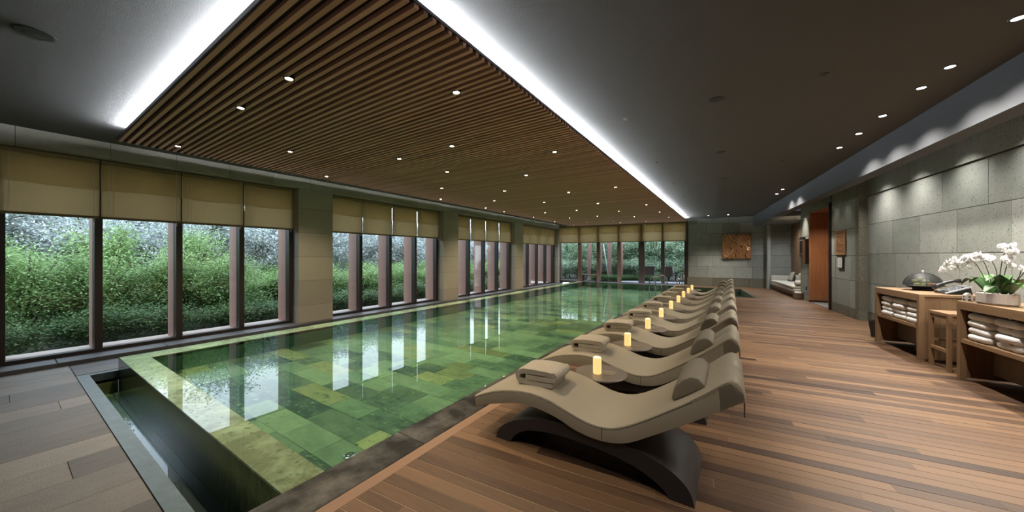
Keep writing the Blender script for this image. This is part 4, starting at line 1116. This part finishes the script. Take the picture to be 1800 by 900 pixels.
def flower_mesh():
    m = MB()
    for k, (a, L, w2) in enumerate(((PI / 2, .030, .020), (PI / 2 + 2.35, .030, .014), (PI / 2 - 2.35, .030, .014), (0.1, .034, .026), (PI - 0.1, .034, .026))):
        d = Vector((math.cos(a), 0, math.sin(a))); s_ = Vector((-math.sin(a), 0, math.cos(a)))
        p = [Vector((0, 0, 0)), d * L * .5 + s_ * w2 + Vector((0, .004, 0)), d * L + s_ * w2 * .55 + Vector((0, .008, 0)), d * L * 1.12 + Vector((0, .008, 0)), d * L - s_ * w2 * .55 + Vector((0, .008, 0)), d * L * .5 - s_ * w2 + Vector((0, .004, 0)), d * L * .6 + Vector((0, -.003, 0))]
        m.add(p, [(0, 1, 6), (1, 2, 6), (2, 3, 6), (3, 4, 6), (4, 5, 6), (5, 0, 6)])
    m.add([(-.007, -.004, -.004), (.007, -.004, -.004), (0, -.016, -.012), (0, -.006, .006)], [(0, 1, 2), (0, 2, 3), (1, 3, 2), (0, 3, 1)])
    return m.mesh('flower', 'petal', False)
FM = flower_mesh()
def spray(yb, pts, nf, f0=0.45):
    """pts relative to the pot in the local frame: y runs away from the camera (left in the picture)"""
    m = MB(); cp_ = [Vector((p[0] - 0.42 * p[1], p[1] * 0.9, p[2])) if p[2] > .2 else Vector((p[0], p[1] * .8, p[2])) for p in pts]
    path = []
    for i in range(len(cp_) - 1):
        q0, q1, q2, q3 = cp_[max(i - 1, 0)], cp_[i], cp_[i + 1], cp_[min(i + 2, len(cp_) - 1)]
        for j in range(6):
            t_ = j / 6; path.append(0.5 * ((2 * q1) + (q2 - q0) * t_ + (2 * q0 - 5 * q1 + 4 * q2 - q3) * t_ ** 2 + (3 * q1 - q0 - 3 * q2 + q3) * t_ ** 3))
    path.append(cp_[-1]); m.tube(path, [0.0042 - 0.0022 * i / len(path) for i in range(len(path))], 6); stm = m.obj('stem', 'stem', orc, smooth=True)
    for k in range(nf):
        s_ = f0 + (1 - f0) * (k + 0.5) / nf; p = path[min(int(s_ * (len(path) - 1)), len(path) - 1)]
        o = bpy.data.objects.new('flower', FM); COL.objects.link(o); o.parent = stm
        o.location = p + Vector((random.uniform(-.04, .012), random.uniform(-.028, .028), random.uniform(-.035, .025)))
        # faces the room (local -x), roughly
        o.rotation_euler = (random.uniform(-.4, .4), random.uniform(-.3, .3), -PI / 2 + random.uniform(-.7, .7)); sc = random.uniform(.95, 1.25); o.scale = (sc, sc, sc)
spray(0, [(0, .10, .13), (0, .13, .35), (-.02, .20, .50), (-.04, .34, .50), (-.06, .44, .36)], 17, .48)
spray(0, [(0, .08, .13), (0, .07, .35), (-.02, .12, .52), (-.04, .24, .52), (-.05, .32, .38)], 15, .48)
spray(0, [(0, .04, .13), (0, .0, .34), (-.03, .02, .50), (-.05, .10, .55), (-.07, .20, .42)], 15, .45)
spray(0, [(0, -.02, .13), (0, -.03, .40), (0, -.06, .58), (-.02, -.14, .64), (-.05, -.20, .58)], 13, .60)
spray(0, [(0, -.05, .13), (0, -.07, .40), (0, -.10, .52), (-.03, -.13, .55), (-.05, -.16, .46)], 9, .58)
spray(0, [(0, -.10, .13), (0, -.18, .32), (0, -.27, .50), (-.02, -.34, .58), (-.04, -.42, .55)], 9, .60)
spray(0, [(0, -.10, .13), (0, -.16, .30), (-.03, -.22, .40), (-.05, -.27, .42)], 3, .8)

# ------------------------------------------------------------------ far right: sofa alcove, plaques, bin
sv0, sv1 = 15.35, 19.1
sf = in_rs('alcove_sofa', 'long pale upholstered sofa with rounded timber plinth in the alcove', 'sofa', 3.36, sv0)
Ls = sv1 - sv0
m = MB(); m.prism([(0.10, 0.0), (0.78, 0.0), (0.78, 0.20), (0.0, 0.20), (0.02, 0.12)], 0, Ls); shade_auto(m.obj('plinth', 'oak_in', sf), 0.01)
m = MB(); m.box(-0.01, 0.79, 0, Ls, 0.20, 0.32); shade_auto(m.obj('seat_base', 'sofa_fabric', sf, smooth=True), 0.03, 3)
m = MB(); m.box(-0.02, 0.76, 0.02, Ls - 0.16, 0.32, 0.42); shade_auto(m.obj('seat_cushion', 'sofa_fabric', sf, smooth=True), 0.035, 3)
m = MB(); m.box(0.0, 0.78, Ls - 0.16, Ls, 0.32, 0.62); shade_auto(m.obj('armrest', 'sofa_fabric', sf, smooth=True), 0.04, 3)
m = MB(); m.box(0.68, 0.79, 0, Ls - 0.16, 0.42, 0.68); shade_auto(m.obj('backrest', 'sofa_fabric', sf, smooth=True), 0.03, 3)
def pillow(s=0.42, th=0.13):
    m = MB(); n = 12; vs = []
    for sd in (1, -1):
        for j in range(n + 1):
            for i in range(n + 1):
                a, b = i / n * 2 - 1, j / n * 2 - 1
                k_ = max(0, (1 - a ** 4)) * max(0, (1 - b ** 4)); vs.append((sd * th / 2 * k_ ** 0.5, a * s / 2 * (1 - 0.06 * (1 - b * b)), (b + 1) * s / 2 * (1 - 0.0 * a)))
    q = (n + 1) ** 2
    fs = [(j * (n + 1) + i, j * (n + 1) + i + 1, (j + 1) * (n + 1) + i + 1, (j + 1) * (n + 1) + i) for j in range(n) for i in range(n)]
    m.add(vs, fs + [tuple(q + x for x in reversed(f)) for f in fs]); return m.mesh('pillow', 'cushion_grey', True)
PM = pillow()
for i, v in enumerate((0.75, 1.25, 1.7, 2.9)):
    o = bpy.data.objects.new('pillow', PM); COL.objects.link(o); p = rs(3.36 + 0.50, sv0 + v); o.location = (p[0], p[1], 0.42)
    o.rotation_euler = (random.uniform(-.1, .1), 0.35, TH + random.uniform(-.35, .35)); tag(o, 'grey square pillow on the alcove sofa, %s from the camera' % ordn(i), 'pillow', 'pillows on the alcove sofa')
t = in_rs('bolster_cushion', 'pale round bolster cushion at the near end of the alcove sofa', 'cushion', 3.42, sv0 + 0.10, 0.42)
m = MB(); m.tube([(0, 0, 0.10), (0.03, 0, 0.10), (0.45, 0, 0.10), (0.48, 0, 0.10)], [0.06, 0.10, 0.10, 0.06], 20); m.obj('cover', 'sofa_fabric', t, smooth=True)
t = in_rs('round_basket', 'low round dark basket with light items on the floor at the sofa end', 'basket', 3.40, 14.95)
m = MB(); m.lathe([(0.13, 0), (0.145, 0.03), (0.145, 0.22), (0.135, 0.225), (0.13, 0.20)], 28); m.obj('body', 'oak_in', t)
for i in range(4):
    m = MB(); m.lathe([(0.01, 0), (0.035, 0.015), (0.03, 0.05), (0.005, 0.06)], 10, (0.06 * math.cos(i * 1.6), 0.06 * math.sin(i * 1.6), 0.20)); m.obj('rolled_cloth', 'towel_white', t, smooth=True)
t = in_rs('portal_fill_light', 'small warm fill light added in the head of the timber doorway', 'downlight', UA + 0.25, 13.2, 2.87)  # fill lamp added to light the door reveal
m = MB(); m.lathe([(0.03, 0.0), (0.03, -0.006), (0.045, -0.006), (0.045, 0)], 14); m.obj('trim_ring', 'black_metal', t)
spot('lamp_beam', (0, 0, -0.02), 65, (1.0, 0.85, 0.65), 130, 1.0, 0.04, t)
# wall tablet, timber box, light switch
t = in_rs('wall_tablet', 'black framed wall screen on the pale stone pier', 'screen', UA - 0.005, 14.93, 1.48)
m = MB(); m.box(-0.05, 0, -0.28, 0.22, 0.0, 0.66); m.obj('frame', 'black_metal', t); m = MB(); m.box(-0.056, -0.05, -0.22, 0.16, 0.08, 0.58); m.obj('bezel', 'phone_grey', t)
m = MB(); m.box(-0.060, -0.056, -0.19, 0.13, 0.11, 0.55); m.obj('display', 'phone_black', t)
t = in_rs('timber_wall_box', 'tall dark timber box on the pale stone pier next to the screen', 'wall box', UA - 0.005, 14.38, 1.24)
m = MB(); m.box(-0.10, 0, -0.10, 0.16, 0.0, 0.82); m.obj('body', 'door_edge', t); m = MB(); m.box(-0.103, -0.10, -0.08, 0.14, 0.02, 0.80, .2); m.obj('front_panel', 'door_wood', t)
t = in_rs('light_switch', 'small dark square switch low on the pale stone pier', 'switch', UA - 0.005, 14.55, 0.36)
m = MB(); m.box(-0.015, 0, -0.05, 0.05, 0, 0.11); m.obj('plate', 'black_metal', t)
t = in_rs('copper_plaque', 'copper coloured plaque with rows of small relief marks near the doorway', 'plaque', UA - 0.012, 11.38, 1.53)
m = MB(); m.box(-0.02, 0, 0.0, 0.62, 0.0, 0.63); m.obj('plate', 'plaque', t)
m = MB(); rnd = random.Random(4)
for r_ in range(15):
    y = 0.06
    while y < 0.52:
        w_ = rnd.uniform(.012, .035)
        if rnd.random() < .8: m.box(-0.025, -0.02, y, y + w_, 0.59 - r_ * 0.037, 0.59 - r_ * 0.037 + rnd.uniform(.008, .018))
        y += w_ + rnd.uniform(.008, .02)
o = m.obj('relief_marks', 'door_edge', t); o['kind'] = 'stuff'
t = in_rs('framed_notice', 'small dark framed white notice below the copper plaque', 'notice', UA - 0.012, 11.50, 1.17)
m = MB(); m.box(-0.02, 0, 0, 0.36, 0, 0.32); m.obj('frame', 'door_edge', t); m = MB(); m.box(-0.023, -0.02, 0.04, 0.32, 0.03, 0.29); m.obj('sheet', 'paper', t)
m = MB()
for r_ in range(9): m.box(-0.0245, -0.023, 0.07, 0.29 - 0.05 * ((r_ * 7) % 3), 0.26 - r_ * 0.024, 0.265 - r_ * 0.024)
m.obj('text_lines', 'ink', t)
# copper relief on the end wall
ua, ub = ye(1269), ye(1319.5)
t = thing('copper_relief', 'square hammered copper relief artwork on the stone end wall', 'artwork', rs(ua, VE - 0.012, 1.36), TH)
m = MB(); Wd = ub - ua; m.box(0, Wd, -0.06, 0, 0, 1.20); m.obj('backing', 'door_edge', t)
m = MB(); n = 70; vs = []
for j in range(n + 1):
    for i in range(n + 1):
        a, b = i / n, j / n
        p = Vector((a * 2.2 + 0.9 * b * b, b * 1.2 + 0.5 * math.sin(a * 2), 0.3))
        q = noise.noise(Vector((p.x * 5.2 + 1.2 * noise.noise(p * 2.5), p.y * 1.6 - a * 2.2, 2)))
        ridge = (1 - min(1, abs(q) * 4)) ** 1.4
        e = min(a, 1 - a, b, 1 - b) * 12; e = min(1, e)
        vs.append((0.01 + a * (Wd - 0.02), -0.062 - 0.035 * ridge * e - 0.008 * noise.noise(p * 9), 0.01 + b * 1.18))
fs = [(j * (n + 1) + i, j * (n + 1) + i + 1, (j + 1) * (n + 1) + i + 1, (j + 1) * (n + 1) + i) for j in range(n) for i in range(n)]
m.add(vs, fs, 0.3); m.obj('hammered_sheet', 'copper', t, smooth=True)
for i, (px_, z) in enumerate(((1220, 2.24), (1342, 1.85))):
    t = thing('wall_sensor', 'tiny round fitting on the end wall %s of the relief' % ['left', 'right'][i], 'sensor', rs(ye(px_), VE - 0.0, z), TH)
    m = MB(); m.box(-.03, .03, -0.03, 0, -.03, .03); shade_auto(m.obj('body', 'steel', t), 0.008)

# ------------------------------------------------------------------ pool ladder rails and whirlpool handrail
for i, y in enumerate((12.5, 13.65)):
    t = thing('pool_rail', 'curved steel pool ladder rail at the pool edge, %s one' % ['nearer', 'farther'][i], 'pool rail', (-2.40, y, 0), 0, 'pool ladder rails')
    a = [(0, 0, -0.28), (0, 0, 0.60)] + [(0.20 - 0.20 * math.cos(b), 0, 0.60 + 0.18 * math.sin(b)) for b in [PI * j / 8 for j in range(1, 8)]] + [(0.40, 0, 0.60), (0.40, 0, 0.005)]
    m = MB(); m.tube(a, 0.019, 10); m.obj('bar', 'steel', t, smooth=True)
    m = MB(); m.lathe([(0.045, 0.004), (0.045, 0.012), (0.022, 0.02)], 16, (0.40, 0, 0)); m.obj('flange', 'steel', t)
t = thing('stair_handrail', 'steel handrail with sloping bars between pool and whirlpool', 'handrail', (-1.86, 15.2, 0), 0)
for i in range(4):
    m = MB(); m.tube([(0.0, i * 0.85, -0.01), (0.0, i * 0.85, 0.62)], 0.018, 8); m.obj('post', 'steel', t, smooth=True)
for j in range(5):
    m = MB(); m.tube([(0, -0.1, 0.12 + 0.12 * j), (0, 2.6, 0.12 + 0.12 * j)], 0.010, 8); m.obj('bar', 'steel', t, smooth=True)

# ------------------------------------------------------------------ outside: ground, terrace, furniture
m = MB(); prof_ = [(-9.75, -0.35), (-11.0, -0.34), (-15.5, 0.4), (-18.5, 1.8), (-21.0, 3.2), (-40.0, 3.4)]
vs = [(x, y, z + (0.25 * noise.noise(Vector((x * .4, y * .4, 0))) if x < -13 else 0)) for y in [-30 + 1.5 * i for i in range(70)] for x, z in prof_]
m.add(vs, [(j * 6 + i + 1, j * 6 + i, (j + 1) * 6 + i, (j + 1) * 6 + i + 1) for j in range(69) for i in range(5)]); tag(m.obj('ground', 'bank_soil', smooth=True), kind='structure')
m = MB(); vs = [rs(U0 - 1.5, VE + 0.33, -0.06), rs(9, VE + 0.33, -0.06), rs(9, VE + 40, -0.06), rs(U0 - 1.5, VE + 40, -0.06)]
m.add(vs, [(0, 1, 2, 3)]); tag(m.obj('ground', 'soil'), kind='structure')
trc = empty_struct('terrace_floor')
for i in range(9):
    for j in range(3):
        m = MB(); m.rbox(-3.6 + i * 0.62, -2.99 + i * 0.62, VE + 0.36 + j * 0.62, VE + 0.97 + j * 0.62, -0.055, -0.01, R01()); m.obj('paver', 'terrace', trc)
def terrace_chair(u, v, rz, label):
    p = rs(u, v); t = thing('terrace_chair', label, 'chair', (p[0], p[1], -0.01), TH + rz, 'terrace chairs')
    m = MB()
    m.box(-0.25, 0.25, -0.22, 0.24, 0.40, 0.42); m.obj('seat', 'chair_sling', t)
    m = MB(); m.add([(-0.25, 0.22, 0.42), (0.25, 0.22, 0.42), (0.25, 0.38, 0.92), (-0.25, 0.38, 0.92), (-0.25, 0.24, 0.42), (0.25, 0.24, 0.42), (0.25, 0.40, 0.92), (-0.25, 0.40, 0.92)],
                    [(0, 1, 2, 3), (7, 6, 5, 4), (0, 4, 5, 1), (1, 5, 6, 2), (2, 6, 7, 3), (3, 7, 4, 0)]); m.obj('backrest', 'chair_sling', t)
    for s in (-1, 1):
        for yy in (-0.2, 0.24):
            m = MB(); m.tube([(s * 0.27, yy, 0), (s * 0.27, yy, 0.62 if yy < 0 else 0.45)], 0.014, 8); m.obj('leg', 'chair_frame', t)
        m = MB(); m.box(s * 0.27 - 0.025, s * 0.27 + 0.025, -0.24, 0.30, 0.61, 0.63); m.obj('armrest', 'chair_frame', t)
        m = MB(); m.tube([(s * 0.27, 0.24, 0.40), (s * 0.27, 0.40, 0.93)], 0.014, 8); m.obj('back_post', 'chair_frame', t)
    m = MB(); m.tube([(-0.27, 0.40, 0.93), (0.27, 0.40, 0.93)], 0.014, 8); m.obj('top_rail', 'chair_frame', t)
terrace_chair(-2.0, VE + 1.5, PI + 0.2, 'brown sling terrace chair outside the end windows, left one')
terrace_chair(-0.95, VE + 1.4, PI - 0.15, 'brown sling terrace chair outside the end windows, right one')
t = thing('garden_umbrella_pole', 'slim white pole leaning outside the third end window', 'pole', rs(-4.3, VE + 1.6, -0.05), TH)
m = MB(); m.tube([(0, 0, 0), (-0.35, 0.1, 2.3)], 0.025, 10); m.obj('shaft', 'paper', t, smooth=True)
t = thing('garden_bench', 'low timber bench outside the end windows', 'bench', rs(-5.35, VE + 1.2, -0.05), TH)
for i in range(3): m = MB(); m.box(-0.5, 0.5, -0.18 + i * .125, -0.07 + i * .125, 0.36, 0.40, R01()); m.obj('slat', 'oak', t)
for s in (-1, 1):
    m = MB(); m.box(s * 0.42 - 0.03, s * 0.42 + 0.03, -0.16, 0.16, 0, 0.36); m.obj('leg', 'door_edge', t)
for i, u in enumerate((-5.75, -5.05, -4.45, -3.75)):  # square brown posts in a row beyond the end windows
    t = thing('brown_post', 'brown upright post outside the end windows, %s from the left' % ['first', 'second', 'third', 'fourth'][i], 'post', rs(u, VE + 2.6, -0.06), TH, 'brown posts outside the end windows')
    m = MB(); m.box(-0.11, 0.11, -0.11, 0.11, 0, 3.3, .5); m.obj('shaft', 'window_brown', t); m = MB(); m.box(-0.13, 0.13, -0.13, 0.13, 0, 0.12, .3); m.obj('foot', 'outer_sill', t)

# ------------------------------------------------------------------ planting
def leaf_quad(m, p, d, up, L, w2, tone):
    s_ = d.cross(up)
    if s_.length < 1e-3: s_ = Vector((1, 0, 0))
    s_.normalize(); 
    o = len(m.v)
    m.v += [tuple(p), tuple(p + d * L * .5 + s_ * w2), tuple(p + d * L), tuple(p + d * L * .5 - s_ * w2)]
    m.f.append((o, o + 1, o + 2, o + 3)); m.t.append(tone)
def plant_meshes(seed, R, H, nb, nl, leafL, leafW, leafmat, z_base=0.0, droop=0.2, bare=0.25):
    rnd = random.Random(seed); wood = MB(); cr = MB()
    wood.tube([(0, 0, -0.1), (0.03, 0.02, H * 0.3), (0.0, 0.05, H * 0.65)], [0.035 * H / 2, 0.026 * H / 2, 0.010], 7, 0.5)
    for b in range(nb):
        a = rnd.random() * 2 * PI; z0 = H * (z_base + 0.1 + 0.5 * rnd.random()); rr = R * (0.45 + 0.55 * rnd.random()); z1 = min(H * 0.99, z0 + H * (0.12 + 0.42 * rnd.random()))
        shape = math.sqrt(max(0.08, 1 - ((z1 / H - 0.45) / 0.62) ** 2)); rr *= shape
        p0 = Vector((0, 0.03, z0 * 0.75)); p1 = Vector((math.cos(a) * rr * .5, math.sin(a) * rr * .5, (z0 + z1) / 2)); p2 = Vector((math.cos(a) * rr, math.sin(a) * rr, z1))
        wood.tube([p0, p1, p2], [0.014 * H / 2, 0.009 * H / 2, 0.003], 5, rnd.random())
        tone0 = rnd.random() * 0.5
        for k in range(nl):
            s_ = bare + (1 - bare) * rnd.random() ** 0.8
            q = p0.lerp(p1, s_ * 2) if s_ < .5 else p1.lerp(p2, s_ * 2 - 1)
            off = Vector((rnd.gauss(0, 1), rnd.gauss(0, 1), rnd.gauss(0, .7))) * (0.11 + 0.04 * R)
            pp = q + off
            d = Vector((rnd.uniform(-1, 1), rnd.uniform(-1, 1), rnd.uniform(-.5, .4) - droop)).normalized()
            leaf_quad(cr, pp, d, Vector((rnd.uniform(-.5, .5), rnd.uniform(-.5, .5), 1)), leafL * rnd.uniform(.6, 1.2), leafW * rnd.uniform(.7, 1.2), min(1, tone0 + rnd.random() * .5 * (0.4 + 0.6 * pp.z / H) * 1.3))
    return wood.mesh('branches', 'bark', True), cr.mesh('crown', leafmat, False)
def plant(name, label, cat, loc, rz, sc, meshes, group):
    t = thing(name, label, cat, loc, rz, group)
    for nm, me in zip(('branches', 'foliage'), meshes):
        o = bpy.data.objects.new(nm, me); COL.objects.link(o); o.parent = t; o.scale = sc
        if nm == 'foliage': o['kind'] = 'stuff'
    return t
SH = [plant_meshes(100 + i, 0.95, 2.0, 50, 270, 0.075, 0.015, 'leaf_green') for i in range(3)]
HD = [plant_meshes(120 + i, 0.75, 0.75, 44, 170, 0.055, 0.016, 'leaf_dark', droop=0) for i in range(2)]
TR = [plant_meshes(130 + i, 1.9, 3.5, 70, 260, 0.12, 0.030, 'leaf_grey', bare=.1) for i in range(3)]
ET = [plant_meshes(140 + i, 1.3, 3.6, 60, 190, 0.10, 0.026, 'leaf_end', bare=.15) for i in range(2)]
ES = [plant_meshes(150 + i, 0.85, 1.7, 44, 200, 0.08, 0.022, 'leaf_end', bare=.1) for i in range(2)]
rnd = random.Random(11)
n = 0
for y in [0.3 + 1.05 * i for i in range(19)]:
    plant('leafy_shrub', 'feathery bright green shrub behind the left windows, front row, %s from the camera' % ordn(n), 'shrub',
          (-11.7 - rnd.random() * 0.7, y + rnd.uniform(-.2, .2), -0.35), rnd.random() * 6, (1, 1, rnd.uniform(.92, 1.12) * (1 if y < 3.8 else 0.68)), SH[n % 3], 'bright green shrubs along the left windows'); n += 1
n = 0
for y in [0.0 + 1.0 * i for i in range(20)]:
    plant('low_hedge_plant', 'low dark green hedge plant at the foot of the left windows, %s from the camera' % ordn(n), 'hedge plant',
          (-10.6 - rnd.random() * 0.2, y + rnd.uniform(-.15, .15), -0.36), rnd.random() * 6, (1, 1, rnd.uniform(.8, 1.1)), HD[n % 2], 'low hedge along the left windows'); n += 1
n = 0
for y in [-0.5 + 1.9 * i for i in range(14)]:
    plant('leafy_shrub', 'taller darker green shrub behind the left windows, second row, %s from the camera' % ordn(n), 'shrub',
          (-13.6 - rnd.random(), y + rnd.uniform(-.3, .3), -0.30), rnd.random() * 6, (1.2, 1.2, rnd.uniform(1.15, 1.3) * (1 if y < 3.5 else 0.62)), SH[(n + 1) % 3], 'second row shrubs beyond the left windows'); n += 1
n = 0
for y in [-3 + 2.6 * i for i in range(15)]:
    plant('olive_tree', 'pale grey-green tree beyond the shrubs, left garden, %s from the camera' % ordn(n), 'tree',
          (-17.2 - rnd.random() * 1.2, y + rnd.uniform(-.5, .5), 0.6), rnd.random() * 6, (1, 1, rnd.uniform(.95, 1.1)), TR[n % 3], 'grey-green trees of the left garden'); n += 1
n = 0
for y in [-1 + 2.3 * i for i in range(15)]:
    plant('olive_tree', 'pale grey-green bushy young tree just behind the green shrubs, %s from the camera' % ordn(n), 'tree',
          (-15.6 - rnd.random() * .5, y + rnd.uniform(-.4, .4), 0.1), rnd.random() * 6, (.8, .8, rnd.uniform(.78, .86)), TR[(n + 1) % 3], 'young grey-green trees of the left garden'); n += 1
n = 0
for row, (v, z) in enumerate(((VE + 4.4, 0.9), (VE + 6.4, 1.2))):
    for i in range(9 if row == 0 else 10):
        u = -7.6 + i * 1.15 + rnd.uniform(-.2, .2) - row * 0.6
        if row == 0 and -6.0 < u < -3.6: u += 0
        p = rs(u, v + rnd.uniform(-.3, .3))
        plant('garden_tree', 'dark green leafy tree beyond the end windows, %s row, %s from the left' % (['front', 'back'][row], ordn(i).replace('nearest', 'first')), 'tree', (p[0], p[1], -0.1), rnd.random() * 6, (1, 1, z), ET[(i + row) % 2], 'trees beyond the end windows'); n += 1
n = 0
for row in range(2):
    for i in range(11):
        p = rs(-7.6 + i * 0.95 + rnd.uniform(-.15, .15) + row * .4, VE + (4.4 if row else 3.2) + rnd.uniform(-.2, .2))
        plant('garden_shrub', 'green shrub under the trees beyond the end windows, %s row, %s from the left' % (['front', 'back'][row], ordn(i).replace('nearest', 'first')), 'shrub', (p[0], p[1], -0.1), rnd.random() * 6, (1, 1, .8 + .5 * row), ES[(i + row) % 2], 'shrubs beyond the end windows')
for i in range(7):
    p = rs(-5.2 + i * 0.55, VE + 2.0 + rnd.uniform(-.2, .2))
    if i > 3: p = rs(-5.2 + i * 0.55, VE + 2.4)
    plant('ground_cover', 'low pale green ground cover plant outside the end windows, %s from the left' % ordn(i).replace('nearest', 'first'), 'plant', (p[0], p[1], -0.1), rnd.random() * 6, (.6, .6, .55), HD[i % 2], 'ground cover outside the end windows')
